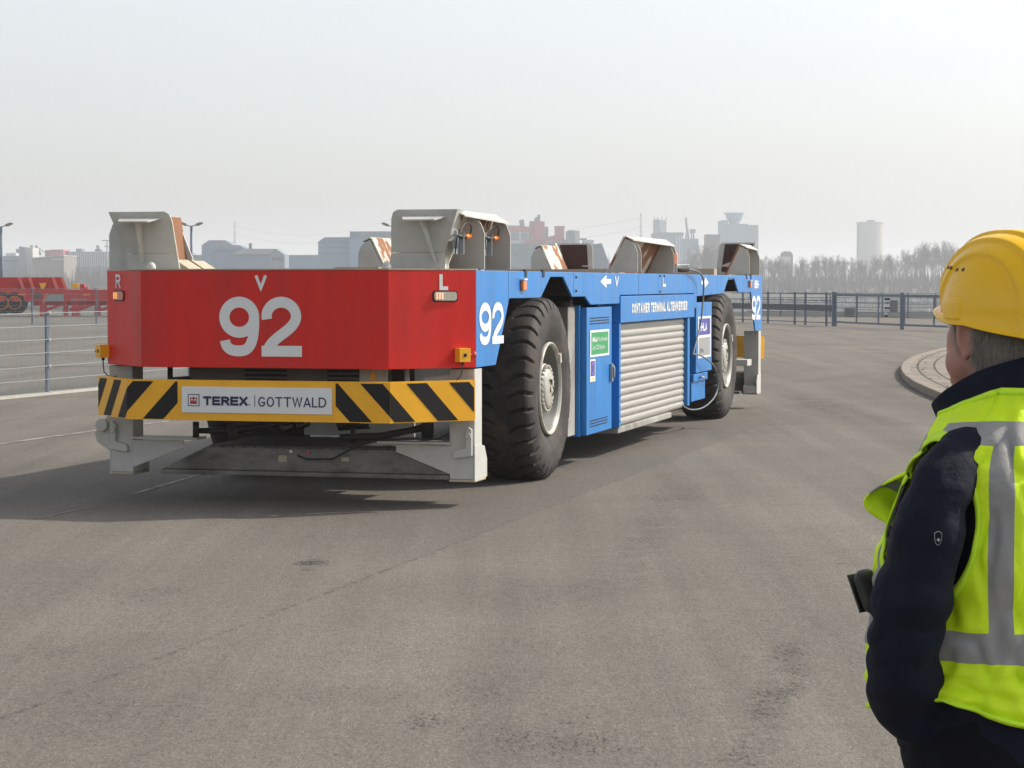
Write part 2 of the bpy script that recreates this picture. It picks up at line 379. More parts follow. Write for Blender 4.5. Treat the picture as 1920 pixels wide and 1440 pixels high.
# --- side panels
prof = [(0, 1.03), (.55, 1.03), (.95, 1.53), (1.95, 1.53), (2.28, 1.70), (2.73, 1.70), (3.07, 1.53), (3.56, 1.53), (3.79, 1.455), (5.03, 1.455),
        (5.03, 1.535), (8.95, 1.535), (8.95, 1.37), (9.12, 1.37), (9.12, 1.50), (10.93, 1.525), (11.27, 1.70), (11.72, 1.70), (12.05, 1.53), (13.05, 1.53), (13.45, 1.03), (14, 1.03)]
def botz(y):
    for a, b in zip(prof, prof[1:]):
        if a[0] <= y <= b[0] and b[0] > a[0]: return a[1] + (b[1] - a[1]) * (y - a[0]) / (b[0] - a[0])
for sx in (0, 1):
    x0 = 0.0 if sx == 0 else -W_; th = -.02 if sx == 0 else .02
    seams = [0, .92, 3.12, 5.9, 6.9, 9.9, 13.02, 14]
    for i, (s0, s1) in enumerate(zip(seams, seams[1:])):
        a0 = s0 + (.004 if i else 0); a1 = s1 - (.004 if i < 6 else 0)
        pts = [(a0, botz(a0))] + [q for q in prof if a0 < q[0] < a1 and not (q[0] in (5.03,) and q[1] == 1.455 and False)] + [(a1, botz(a1))]
        poly = pts + [(a1, 1.742), (a0, 1.742)]
        mb = MB(); mb.prism([(x0, y, z) for y, z in poly], (th, 0, 0))
        o = mb.build('side_panel', M['blue'], AG, .004)
        if sx == 0:
            spn = o
            if i == 0:
                mb = MB(); lettering(mb, '92', (.003, .075, 1.19), (0, 1, 0), UZ, 0.315, 0.060, wch=1.05, gap=0.10, nrm=UX); mb.build('number', M['white'], o)
            if i == 6:
                mb = MB(); lettering(mb, '92', (.003, 13.12, 1.17), (0, 1, 0), UZ, 0.315, 0.062, wch=1.10, gap=0.08, nrm=UX); mb.build('number', M['white'], o)
                mb = MB(); lettering(mb, 'H', (.003, 13.32, 1.58), (0, 1, 0), UZ, 0.10, 0.03, wch=3.6, nrm=UX)
                lettering(mb, 'E', (.003, 13.36, 1.58), (0, 1, 0), UZ, 0.10, 0.026, wch=2.4, nrm=UX); mb.build('lettering', M['white'], o)
            if i in (2, 5) :
                mb = MB(); c = 4.25 if i == 2 else 10.1; q = -1 if i == 2 else 1; c = c if i == 2 else 9.95 + .25
                A_ = [(-.26, 0), (-.0, .062), (-.0, .022), (.20, .022), (.20, -.022), (0, -.022), (0, -.062)]
                c = 4.42 if i == 2 else 9.62
                if i == 2:
                    mb.add([(.003, c + a, 1.663 + b) for a, b in A_], [list(range(7))]); mb.build('arrow', M['white'], o)
                    mb = MB(); lettering(mb, 'V', (.003, 4.80, 1.615), (0, 1, 0), UZ, 0.10, 0.03, wch=1.5, nrm=UX); mb.build('lettering', M['white'], o)
            if i == 4:
                mb = MB(); lettering(mb, 'L', (.003, 7.13, 1.61), (0, 1, 0), UZ, 0.10, 0.028, wch=1.7, nrm=UX); mb.build('lettering', M['white'], o)
                A_ = [(.26, 0), (-.0, -.062), (-.0, -.022), (-.22, -.022), (-.22, .022), (0, .022), (0, .062)]
                mb = MB(); mb.add([(.003, 9.62 + a, 1.655 + b) for a, b in A_], [list(range(7))]); mb.build('arrow', M['white'], o)
    if sx == 0:
        mb = MB()
        for y in (1.42, 2.0, 13.2 - .55, 13.2 - .2): mb.box(-.015, .006, y, y + .06, 1.695, 1.757)
        mb.build('bracket', M['dark'], AG, split=True); mb = MB()
        for y, z in ((3.2, 1.70), (3.2, 1.58), (6.98, 1.72), (6.98, 1.56), (7.2, 1.72)): mb.sphere((.002, y, z), .012, 8, 5)
        mb.build('bolt', M['dark'], AG, split=True)
# indicator lamps
for y in (1.33, 13.0 - .1):
    mb = MB(); mb.box(.001, .03, y - .05, y + .05, 1.59, 1.67); o = mb.build('indicator', M['orange'], AG, .008)
    mb = MB(); mb.box(.0015, .036, y - .055, y + .055, 1.672, 1.684); mb.build('bracket', M['white'], o)
# --- deck and chassis
mb = MB(); mb.prism([(-W_ + .022, .05, 1.70), (-2.42, -.44, 1.70), (-.53, -.44, 1.70), (-.022, .05, 1.70), (-.022, 13.95, 1.70), (-W_ + .022, 13.95, 1.70)], (0, 0, .035))
mb.build('deck', M['deck'], AG)
mb = MB()
mb.box(-2.35, -.58, 0.35, 1.55, .80, 1.69); mb.box(-2.35, -.58, 3.4, 10.6, .62, 1.69); mb.box(-2.25, -.68, 1.55, 3.4, 1.0, 1.69)
mb.box(-2.25, -.68, 10.6, 12.4, 1.0, 1.69); mb.box(-2.35, -.58, 12.4, 13.7, .8, 1.69)
for y0, y1 in ((.9, 1.3), (3.25, 3.5), (10.5, 10.75), (12.8, 13.1)): mb.box(-W_ + .06, -.06, y0, y1, 1.54, 1.69)
mb.build('chassis', M['under'], AG, .01)
for yc in (2.5, 11.5):
    mb = MB(); mb.tube([(-2.4, yc, .765), (-1.9, yc, .765), (-1.7, yc, .78), (-1.2, yc, .78), (-1.0, yc, .765), (-.5, yc, .765)], [.13, .13, .24, .24, .13, .13], 16)
    mb.box(-1.95, -1.0, yc - .22, yc + .22, .95, 1.05); mb.tube([(-2.2, yc - .35, .62), (-.7, yc - .35, .60)], .035, 8)
    mb.build('axle', M['dark'], AG)
# near side frame behind panel, wheel arch plates
mb = MB()
mb.box(-.55, -.03, 0.96, 3.35, 1.71, 1.735); 
mb.box(-.55, -.06, 10.7, 12.95, 1.705, 1.73)
mb.tube([(-.30, 3.55, 1.45), (-.12, 3.55, 1.46)], .05, 12); mb.tube([(-.5, 12.25, 1.40), (-.15, 12.35, 1.40)], .05, 12)
mb.build('wheel_arch', M['under'], AG, split=True)
# louvred motor housing seen under the red panel
mb = MB(); mb.box(-2.2, -.75, -.15, .34, .86, 1.04); mb.build('motor_housing', mat('dull_brown_grey', (.12, .11, .095), .65, var=.2), AG, .006)
mb = MB()
for x0 in (-1.75, -1.1):
    for z in (.92, .955, .99, 1.02): mb.box(x0, x0 + .33, -.156, -.151, z, z + .018)
mb.build('grille_slot', M['black'], AG, split=True)
mb = MB(); mb.box(-.83, -.62, -.21, -.19, .62, 1.05); mb.tube([(-.5, -.1, .8), (-.5, -.1, 1.05)], .02, 8)
mb.add([(-.725, -.213, 1.02), (-.76, -.213, .94), (-.69, -.213, .94)], [(0, 1, 2)], 1)
mb.build('support_plate', [M['grey'], M['yellow']], AG)
mb = MB(); mb.tube([(-2.33, -.2, 1.04), (-2.33, -.2, .80), (-2.31, -.2, .62)], .022, 8); mb.tube([(-2.3, -.3, .93), (-1.9, .3, .96)], .015, 6)
mb.tube([(-1.05, 0, .62), (-1.1, .1, .58), (-.85, .1, .60)], .04, 8); mb.tube([(-.4, .1, .7), (-.4, .1, .5)], .05, 10)
mb.tube([(-1.55, .4, .60), (-1.5, .35, .55), (-1.42, .3, .57), (-1.4, .3, .64)], .02, 8)
mb.build('hose', M['dark'], AG, split=True)

# --- corner legs
def leg(x0, x1, yf, sgn, side):
    # yf outer (end) face, sgn direction into the vehicle; side +1 near side
    y1 = yf + sgn * .20
    mb = MB(); mb.box(x0, x1, min(yf, y1), max(yf, y1), .205, 1.02)
    xo = x1 if side > 0 else x0
    f = [(yf + sgn * .0, .20), (yf + sgn * .34, .20), (yf + sgn * .34, .34), (yf + sgn * .27, .44), (yf + sgn * .2, .44), (yf + sgn * .2, .46), (yf, .46)]
    mb.prism([(xo + .002 * side, y, z) for y, z in f], (-.018 * side, 0, 0)); mb.box(x0 + .01, x1 - .01, min(yf + sgn * .2, yf + sgn * .33), max(yf + sgn * .2, yf + sgn * .33), .205, .30)
    mb.box(x0 - .004, x1 + .004, min(yf - sgn * .004, yf + sgn * .3), max(yf - sgn * .004, yf + sgn * .3), .185, .204, 1)
    o = mb.build('leg', [M['grey'], M['ochre']], AG, .006)
    mb = MB()
    xx = xo - .05 * side
    # lug plate with an eye on the end face
    c = Vector((xo - .03 * side, yf - sgn * .004, .46))
    pts = [c + Vector((x * side, 0, z)) for x, z in ((-.11, -.10), (.025, -.08), (.025, .14), (-.005, .17), (-.04, .15), (-.05, .05), (-.10, .03), (-.13, .0))]
    pts = [Vector((xo - (.02) * side, yf - sgn * .003, 0)) + Vector(v) for v in ((0, 0, .60), (0, 0, .30), (0, 0, .28))]
    mb.prism([(xo - a * side, yf - sgn * .002, z) for a, z in ((.015, .38), (.155, .36), (.16, .385), (.15, .42), (.06, .44), (.065, .56), (.04, .595), (.015, .575))], (0, -sgn * .03, 0))
    mb.tube([(xo - .04 * side, yf - sgn * .03, .53), (xo - .04 * side, yf - sgn * .045, .53)], .022, 14)
    mb.build('lug', M['grey'], o, .004)
    return o
leg(-.205, -.012, .0, 1, 1); leg(-W_ + .012, -W_ + .205, .0, 1, -1)
leg(-.205, -.012, 14.0, -1, 1); leg(-W_ + .012, -W_ + .205, 14.0, -1, -1)
# outrigger plates on the left leg in the photo
mb = MB(); mb.prism([(-W_ - .0, .19, .66), (-W_ - .13, .19, .50), (-W_ - .11, .19, .43), (-W_, .19, .36)], (0, -.16, 0)); mb.tube([(-W_ - .06, .0, .56), (-W_ - .06, .06, .56)], .05, 14)
mb.build('lug', M['grey'], AG, .005)
# --- antenna frame low between the legs
for (yy, sg) in ((.02, 1), (13.98, -1)):
    mb = MB()
    mb.prism([(-2.50, yy, .235), (-.21, yy, .235), (-.21, yy, .38), (-.62, yy, .425), (-2.10, yy, .425), (-2.32, yy, .32)], (0, sg * .05, 0))
    mb.box(-2.50, -.21, min(yy - sg * .03, yy + sg * .5), max(yy - sg * .03, yy + sg * .5), .20, .233)
    mb.prism([(-2.10, yy, .40), (-.62, yy, .40), (-.62, yy + sg * 1.0, .40), (-2.10, yy + sg * 1.0, .40)], (0, 0, .028), 1)
    mb.build('antenna_frame', [M['framegrey'], M['under']], AG, .006)
    for s2 in (0, 1):
        def X(a): return -a if s2 == 0 else -W_ + a
        mb = MB()
        mb.prism([(X(.20), yy - .006 * sg, .455), (X(.62), yy - .006 * sg, .455), (X(.62), yy - .006 * sg, .40), (X(.20), yy - .006 * sg, .24)], (0, -.012 * sg, 0))
        mb.box(min(X(.19), X(.75)), max(X(.19), X(.75)), min(yy - sg * .07, yy + sg * .12), max(yy - sg * .07, yy + sg * .12), .462, .480)
        mb.build('arm_plate', M['grey'], AG, .003, split=True)
mb = MB()
mb.tube([(-2.20, -.02, .48), (-2.20, -.02, .60)], .025, 10); mb.tube([(-2.20, .0, .53), (-1.95, .1, .53), (-1.5, .3, .60)], [.02, .03, .02], 8)
mb.tube([(-1.93, .05, .46), (-1.93, .05, .56)], .04, 10); mb.tube([(-.95, -.0, .46), (-.95, 0, .57)], .022, 10)
mb.tube([(-1.05, -.02, .50), (-.75, .03, .51), (-.55, .1, .55), (-.42, .12, .58)], [.025, .03, .025, .03], 8)
mb.tube([(-.42, .1, .50), (-.42, .1, .66)], .03, 10)
mb.build('steering_link', M['dark'], AG, split=True)
mb = MB(); mb.tube([(-1.38, -.035, .36), (-1.3, -.045, .335), (-1.1, -.045, .34), (-.95, -.04, .42), (-.8, -.03, .485), (-.5, -.05, .50), (-.28, -.05, .50), (-.21, .0, .54)], .008, 6)
mb.build('cable', M['cable'], AG)
mb = MB(); mb.box(-1.55, -1.48, .012, .019, .305, .355); mb.box(-1.05, -.99, .012, .019, .32, .35); mb.build('plate', M['ochre'], AG, split=True)
mb = MB(); mb.box(-1.72, -.80, 1.05, 1.07, .44, .575); mb.build('pale_tray', M['grey'], AG)
mb = MB(); mb.tube([(-1.31, .02, .38), (-1.31, .008, .38)], .014, 12, 0); mb.tube([(-1.45, .02, .385), (-1.45, .010, .385)], .012, 12, 1); mb.build('socket', [M['redbtn'], M['white']], AG, split=True)
rb = MB()
for i in range(16): rb.tube([(-2.0 + i * .088, .018, .412), (-2.0 + i * .088, .010, .412)], .007, 8)
rb.build('bolt', M['under'], AG, split=True)

# --- bumpers (front and rear)
def bumper(sg, yo):
    BP = [(-2.965, -.10), (-2.50, -.60), (-.47, -.60), (.02, -.10)]
    Y = lambda y: yo + sg * y
    mb = MB(); z0, z1 = .648, .942
    for i in range(3):
        a, b = BP[i], BP[i + 1]
        k = .07
        ia = (a[0] + (.05 if i == 0 else .015), a[1] + .055); ib = (b[0] + (-.05 if i == 2 else -.015), b[1] + .055)
        if i == 0: ib = (b[0] + .02, b[1] + .06); 
        if i == 1: ia = (a[0] + .02, a[1] + .06); ib = (b[0] - .02, b[1] + .06)
        if i == 2: ia = (a[0] - .02, a[1] + .06)
        mb.add([(a[0], Y(a[1]), z0), (b[0], Y(b[1]), z0), (b[0], Y(b[1]), z1), (a[0], Y(a[1]), z1), (ia[0], Y(ia[1]), z0), (ib[0], Y(ib[1]), z0), (ib[0], Y(ib[1]), z1), (ia[0], Y(ia[1]), z1)],
               [(0, 1, 2, 3), (4, 7, 6, 5), (0, 4, 5, 1), (3, 2, 6, 7)] + ([(0, 3, 7, 4)] if i == 0 else []) + ([(1, 5, 6, 2)] if i == 2 else []))
    # hazard stripes wrapped on the faces; s runs along the developed bar
    segs = []; s = 0
    for i in range(3):
        a, b = Vector(BP[i]), Vector(BP[i + 1]); L = (b - a).length; segs.append((s, s + L, a, b)); s += L
    S = s
    def stripe(s0, wd, slant, cut0, cut1):
        # slant: +1 leans right going up
        zz0, zz1 = z0 + .006, z1 - .012; sl = .26 * slant
        for (sa, sb, a, b) in segs:
            lo, hi = max(sa, cut0), min(sb, cut1)
            poly = [(s0, zz0), (s0 + wd, zz0), (s0 + wd + sl, zz1), (s0 + sl, zz1)]
            def clip(P, lim, keep):
                o = []
                for i in range(len(P)):
                    p, q = P[i], P[(i + 1) % len(P)]; ip = (p[0] - lim) * keep >= 0; iq = (q[0] - lim) * keep >= 0
                    if ip: o.append(p)
                    if ip != iq:
                        t = (lim - p[0]) / (q[0] - p[0]); o.append((lim, p[1] + t * (q[1] - p[1])))
                return o
            poly = clip(poly, lo, 1)
            if poly: poly = clip(poly, hi, -1)
            if len(poly) < 3: continue
            d = (b - a).normalized(); n = Vector((d.y, -d.x))
            vs = []
            for (ss, z) in poly:
                q = a + d * (ss - sa) + n * .002; vs.append((q.x, Y(q.y), z))
            mb.add(vs, [list(range(len(vs)))], 1)
    L0 = segs[1][0]
    for s0 in (-.20, .134, .47, .806): stripe(s0, .163, 1, 0.01, L0 + .40)
    c1 = segs[2][1] - .01; c0 = L0 + 1.62
    for s0 in (1.727, 2.066, 2.42, 2.77): stripe(L0 + s0, .168, -1, c0, c1)
    o = mb.build('bumper', [M['yellow'], M['black']], AG)
    mb = MB(); q = [(-2.055, -.606), (-.90, -.606)]
    if sg > 0:
        mb.box(-2.065, -.905, Y(-.610), Y(-.602), .705, .895); sp = mb.build('sign_plate', M['white'], o, .002)
        mb = MB(); f = -.612
        def rect(x0, x1, zz0, zz1, mi, e=0): mb.add([(x0, f - e, zz0), (x1, f - e, zz0), (x1, f - e, zz1), (x0, f - e, zz1)], [(0, 1, 2, 3)], mi)
        rect(-2.015, -1.925, .752, .840, 0); rect(-2.009, -1.931, .758, .834, 1, .0006); rect(-2.003, -1.937, .764, .828, 2, .0012)
        rect(-1.997, -1.943, .768, .789, 3, .0018); 
        for P in (((-1.997, .822), (-1.997, .795), (-1.982, .808)), ((-1.943, .822), (-1.943, .795), (-1.958, .808)), ((-1.970, .824), (-1.983, .810), (-1.970, .796), (-1.957, .810)), ((-1.997,.791),(-1.943,.791),(-1.943,.796),(-1.997,.796))):
            mb.add([(x, f - .0018, z) for x, z in P], [list(range(len(P)))], 3)
        mb.build('emblem', [M['navy'], M['white'], M['white'], M['logored']], sp)
        mb = MB(); lettering(mb, 'TEREX', (-1.895, f - .001, .760), UX, UZ, .066, .017, wch=.95, gap=.10, total=.345); mb.build('lettering', M['navy'], sp)
        mb = MB(); mb.box(-1.497, -1.493, f - .001, f, .755, .84); mb.build('divider', M['navy'], sp)
        mb = MB(); lettering(mb, 'GOTTWALD', (-1.468, f - .001, .755), UX, UZ, .072, .0095, wch=.78, gap=.12, total=.52, widths={'W': 1.35, 'L': .75}); mb.build('lettering', M['navy'], sp)
        smalltext('lettering', '®', (-1.545, f - .001, .760), UX, UZ, .022, M['navy'], sp)
bumper(1, 0.0); bumper(-1, 14.0)

# --- wheels
def wheel_meshes():
    prof = [(-.50, .40), (-.515, .44), (-.54, .52), (-.545, .60), (-.535, .68), (-.515, .725), (-.49, .750), (-.45, .762), (-.40, .768), (-.35, .770), (-.31, .771), (-.275, .772), (-.24, .771), (-.20, .770), (-.15, .768), (-.10, .762), (-.06, .750), (-.035, .725), (-.015, .68), (-.005, .60), (-.010, .52), (-.035, .44), (-.05, .40)]
    # refine
    P = []
    for a, b in zip(prof, prof[1:]):
        for k in range(3): t = k / 3; P.append((a[0] + (b[0] - a[0]) * t, a[1] + (b[1] - a[1]) * t))
    P.append(prof[-1])
    N = 33; per = 28; n = N * per
    mb = MB(); rows = []
    for k in range(n):
        a = 2 * math.pi * k / n; row = []
        for (x, r) in P:
            u = (x + .275) / .245   # -1..1 over tread
            side_ = 1 if u > 0 else -1; au = abs(u); dep = 0
            if r > .655:
                # groove path: sweeps back near the shoulder
                off = (.30 * math.sin((au - .25) * 3.0) if au > .25 else 0) * 1.0
                ph = (k / per + off + (0.5 if side_ < 0 else 0)) % 1.0
                wdt = .085 + .035 * min(1, max(0, (au - .25) * 2))
                dd = abs(ph - .5)
                if au > .22:
                    e = min(1, max(0, (wdt - dd) / .028)); st = min(1, (au - .22) / .06)
                    fade = min(1, max(0, (r - .655) / .05)); dep = .042 * e * st * fade
            rr = r - dep; xx = x
            if r < .75: xx = x - side_ * dep * .9; rr = r - dep * .3
            row.append((xx, rr * math.cos(a), rr * math.sin(a)))
        rows.append(row)
    rows.append(rows[0])
    mb.grid(rows)
    tyre = mb.mesh('tyre', [M['tyre']])
    mb = MB()
    rim = [(-.06, .385), (-.045, .392), (-.022, .388), (-.020, .378), (-.035, .370), (-.045, .362)]
    mb.lathe(rim, (0, 0, 0), 'x', 72); mb.lathe([(-.045, .362), (-.06, .345), (-.10, .335), (-.115, .318), (-.165, .308), (-.195, .29), (-.20, .26), (-.17, .225), (-.10, .21), (-.10, .0)], (0, 0, 0), 'x', 72, 1)
    mb.lathe([(-.48, .39), (-.50, .385), (-.49, .36), (-.40, .30), (-.35, .0)], (0, 0, 0), 'x', 48)
    pts = [(-.05, .37 * math.cos(R(28 + i * 6)), .37 * math.sin(R(28 + i * 6))) for i in range(5)]
    mb.box(-.07, -.012, .335, .385, .12, .20)   # lock ring bracket
    rimm = mb.mesh('wheel', [M['rim'], M['rimdark']])
    mb = MB(); mb.lathe([(-.12, .212), (-.08, .210), (-.074, .205), (-.072, .168), (-.045, .163), (-.036, .15), (-.030, .12), (-.026, .07), (-.025, .0)], (0, 0, 0), 'x', 48)
    for i in range(26):
        a = 2 * math.pi * i / 26; c = (0, .188 * math.cos(a), .188 * math.sin(a))
        mb.tube([(-.073, c[1], c[2]), (-.045, c[1], c[2])], .0135, 6)
    mb.tube([(-.026, 0, 0), (-.015, 0, 0)], .03, 12); mb.tube(smooth([(-.022, .02, .03), (-.010, .05, -.03), (-.024, .02, -.07)]), .006, 6, 1); mb.tube(smooth([(-.02, -.03, .09), (-.015, .01, .04), (-.02, .03, .07)]), .006, 6, 1)
    hub = mb.mesh('hub', [M['rim'], M['cable']])
    return tyre, rimm, hub
ty, rm, hb = wheel_meshes()
for sx in (0, 1):
    for yc in (2.5, 11.5):
        wh = bpy.data.objects.new('wheel', rm); col.objects.link(wh); wh.parent = AG
        wh.location = (-.025 if sx == 0 else -W_ + .025, yc, .765)
        wh.rotation_euler = (random.uniform(-.3, 1.0) if yc > 5 else 0.25, 0, 0 if sx == 0 else math.pi)
        for nm, me in (('tyre', ty), ('hub', hb)):
            c = bpy.data.objects.new(nm, me); col.objects.link(c); c.parent = wh

# --- side equipment, near side
mb = MB(); mb.box(-.50, -.10, 3.33, 3.60, .30, 1.44); mb.build('fender_box', M['greydirty'], AG, .008)
mb = MB(); mb.box(-.50, -.065, 3.615, 3.66, .285, 1.45, 0); mb.box(-.45, -.008, 3.66, 4.70, .295, 1.43)
for z in (1.33, 1.305, 1.28): mb.box(-.009, -.0035, 3.78, 4.58, z, z + .009, 1)
for z in (.36, .385, .41): mb.box(-.009, -.0035, 3.78, 4.52, z, z + .009, 1)
cab = mb.build('door_cabinet', [M['blue'], M['black']], AG, .004)
def plate(y0, y1, z0, z1, m, parent, x=-.004, nm='sticker'):
    mb = MB(); mb.box(x - .003, x, y0, y1, z0, z1); return mb.build(nm, m, parent)
UY = Vector((0, 1, 0))
s = plate(3.78, 4.57, .985, 1.225, M['white'], cab, -.003); 
mb = MB(); mb.box(-.003, -.002, 3.82, 4.53, 1.005, 1.205); mb.build('sticker', M['green'], cab)
mb = MB(); lettering(mb, 'HHLA', (-.001, 3.86, 1.12), UY, UZ, .042, .013, wch=1.3, gap=.15, total=.20, nrm=UX); mb.build('lettering', M['white'], cab)
smalltext('lettering', 'Pro Klimawelt', (-.001, 4.10, 1.122), UY, UZ, .058, M['white'], cab, 1.15)
smalltext('lettering', 'Zero CO2 Emission', (-.001, 3.86, 1.05), UY, UZ, .058, M['white'], cab, 1.1)
plate(3.77, 3.99, .765, .965, M['white'], cab, -.003); mb = MB(); mb.box(-.003, -.002, 3.795, 3.965, .815, .95); mb.build('sticker', M['purple'], cab)
mb = MB()
for i in range(12): a = 2 * math.pi * i / 12; mb.tube([(-.002, 3.88 + .05 * math.cos(a), .883 + .05 * math.sin(a)), (-.001, 3.88 + .05 * math.cos(a), .883 + .05 * math.sin(a))], .006, 6)
for z in (.775, .79): mb.box(-.0025, -.0015, 3.80, 3.95, z, z + .006)
mb.build('emblem', M['yellow'], cab)
mb = MB(); mb.box(-.008, .02, 4.60, 4.66, .735, .90); mb.tube([(.02, 4.63, .88), (.03, 4.63, .86), (.03, 4.63, .77)], .012, 8); mb.build('handle', M['steel'], cab, .004)
# recess and roller shutter
mb = MB(); mb.box(-.30, -.14, 4.70, 5.02, .30, 1.45); mb.build('recess_panel', M['blue'], AG)
mb = MB(); mb.tube([(-.14, 4.84, 1.21), (-.10, 4.84, 1.21)], .03, 12); mb.build('warning_button', M['redbtn'], AG)
mb = MB(); mb.box(-.35, -.004, 5.02, 5.09, .28, 1.27); mb.box(-.35, -.004, 8.60, 8.72, .30, 1.27); mb.box(-.33, .010, 5.02, 8.93, 1.272, 1.525)
for z in (.34, .58, .8, 1.05): mb.tube([(-.006, 5.055, z), (.004, 5.055, z)], .012, 8)
hd = mb.build('shutter_frame', M['blue'], AG, .004)
mb = MB(); lettering(mb, 'CONTAINER TERMINAL ALTENWERDER', (.013, 5.52, 1.355), UY, UZ, .098, .026, wch=.75, gap=.13, total=2.95, nrm=UX, widths={' ': .35})
mb.build('lettering', M['white'], hd)
mb = MB(); rows = []; ns = 14; zt, zb = 1.265, .285
for i in range(ns * 8 + 1):
    t = i / 8; z = zt - (zt - zb) * t / ns; fr = t % 1.0
    x = -.055 + .012 * (1 - (2 * fr - 1) ** 2) if fr > 0 else -.059
    rows.append([(x, 5.09, z), (x, 8.60, z)])
mb.grid(rows); mb.build('roller_shutter', M['alu'], AG)
mb = MB(); mb.box(-.30, -.02, 5.05, 7.75, .222, .279); mb.build('sill_beam', M['greydirty'], AG, .008)
# equipment behind the shutter
mb = MB()
mb.prism([(-.10, 8.74, .32), (-.10, 9.12, .32), (-.10, 9.12, 1.40), (-.10, 8.74, 1.40)], (-.2, 0, 0), 0)
for i in range(8):
    z = .34 + i * .135
    mb.add([(-.098, 8.75, z), (-.098, 8.93, z + .09), (-.098, 8.93, z + .15), (-.098, 8.75, z + .06)], [(0, 1, 2, 3)], 1)
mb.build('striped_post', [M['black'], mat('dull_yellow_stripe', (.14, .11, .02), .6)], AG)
mb = MB(); mb.box(-.35, -.006, 9.13, 10.15, .64, 1.43); bx2 = mb.build('control_box', M['blue'], AG, .006)
plate(9.22, 10.06, .80, 1.27, M['white'], bx2, -.001); plate(9.27, 10.00, 1.06, 1.245, M['purple'], bx2, .001)
mb = MB(); mb.box(0, .001, 9.88, 9.93, 1.06, 1.245); mb.build('sticker', M['redbtn'], bx2); plate(9.27, 10.00, .825, 1.03, M['greysign'], bx2, .001)
mb = MB(); lettering(mb, 'HHLA', (.003, 9.33, 1.105), UY, UZ, .09, .022, wch=1.4, gap=.15, total=.44, nrm=UX); mb.build('lettering', M['white'], bx2)
mb = MB(); lettering(mb, 'CTA', (.003, 9.33, .86), UY, UZ, .045, .012, wch=1.4, gap=.15, total=.22, nrm=UX); mb.build('lettering', M['navy'], bx2)
mb = MB(); mb.box(-.30, -.03, 8.98, 9.85, .325, .60); mb.box(-.28, -.005, 8.98, 9.88, .545, .63); b3 = mb.build('lower_box', M['blue'], AG, .005)
mb = MB(); mb.tube([(0, 9.3, .585), (.03, 9.3, .59), (.035, 9.42, .585)], .012, 8); mb.build('handle', M['steel'], b3)
mb = MB(); mb.tube(smooth([(-.02, 8.3, 1.80), (.05, 8.55, 1.79), (.07, 8.9, 1.76), (.07, 9.15, 1.68), (.06, 9.2, 1.5), (.05, 9.1, 1.2), (.03, 8.9, .98), (.02, 8.78, .85)]), .010, 8)
mb.tube(smooth([(.0, 8.82, .86), (.05, 9.1, .84), (.10, 9.7, .70), (.10, 9.98, .50), (.08, 9.85, .34), (.05, 9.3, .25), (.0, 8.8, .25), (-.03, 8.45, .31)]), .009, 8); mb.build('hose', M['hose'], AG, split=True)
mb = MB(); mb.tube([(-.08, 8.05, 1.80), (.02, 8.4, 1.80)], .035, 10); mb.build('hose_coupling', M['dark'], AG)
mb = MB(); mb.box(-.11, -.03, 7.99, 8.15, 1.85, 1.965); o = mb.build('warning_lamp', M['orange'], AG, .006)
mb = MB(); mb.tube([(-.07, 8.07, 1.85), (-.07, 8.07, 1.76)], .035, 10); mb.build('lamp_base', M['dark'], o)
mb = MB(); mb.tube([(-.07, 8.15, 1.835), (-.05, 8.9, 1.85)], .010, 6); mb.build('aerial', M['steel'], AG)
# far side plain boxes so the vehicle is whole
mb = MB(); mb.box(-W_ + .01, -W_ + .25, 3.62, 10.1, .45, 1.45); mb.build('side_cabinet', M['blue'], AG, .006)
mb = MB(); mb.box(-.24, -.05, 13.1, 13.45, .58, .66); mb.build('bracket', M['grey'], AG, .004)

# --- container guides
def sidefin(mb, x, s, y, h=2.10, t=.014, mi=0):
    # transverse gusset, x = outer plane, s = +1 means interior towards -x
    f = [(.29, 1.755), (.125, h + .02), (.06, h - .015), (.03, h - .04), (.012, h - .085), (.0, h - .12), (.0, 1.755)]
    mb.prism([(x - a * s, y, z) for a, z in f], (0, t, 0), mi)
def sideguide(x, s, y0, y1, fins, h=2.10, rusty=True, cap=True, foot=.305):
    for f in fins: mb = MB(); sidefin(mb, x, s, f, h); o = mb.build('guide_gusset', M['grey'], AG)
    mb = MB()   # sloped inner plate
    mb.prism([(x - foot * s, y0, 1.74), (x - foot * s, y1, 1.74), (x - .130 * s, y1, h + .035), (x - .130 * s, y0, h + .035)], (-.016 * s, 0, .006))
    mb.build('guide_plate', M['rustpaint'], AG)
    if cap:
        mb = MB(); mb.prism([(x - .128 * s, y0, h + .038), (x - .128 * s, y1, h + .038), (x - .02 * s, y1 , h - .03), (x - .045 * s, y0, h - .0)], (0, 0, .010)); mb.build('guide_cap', M['grey'], AG)
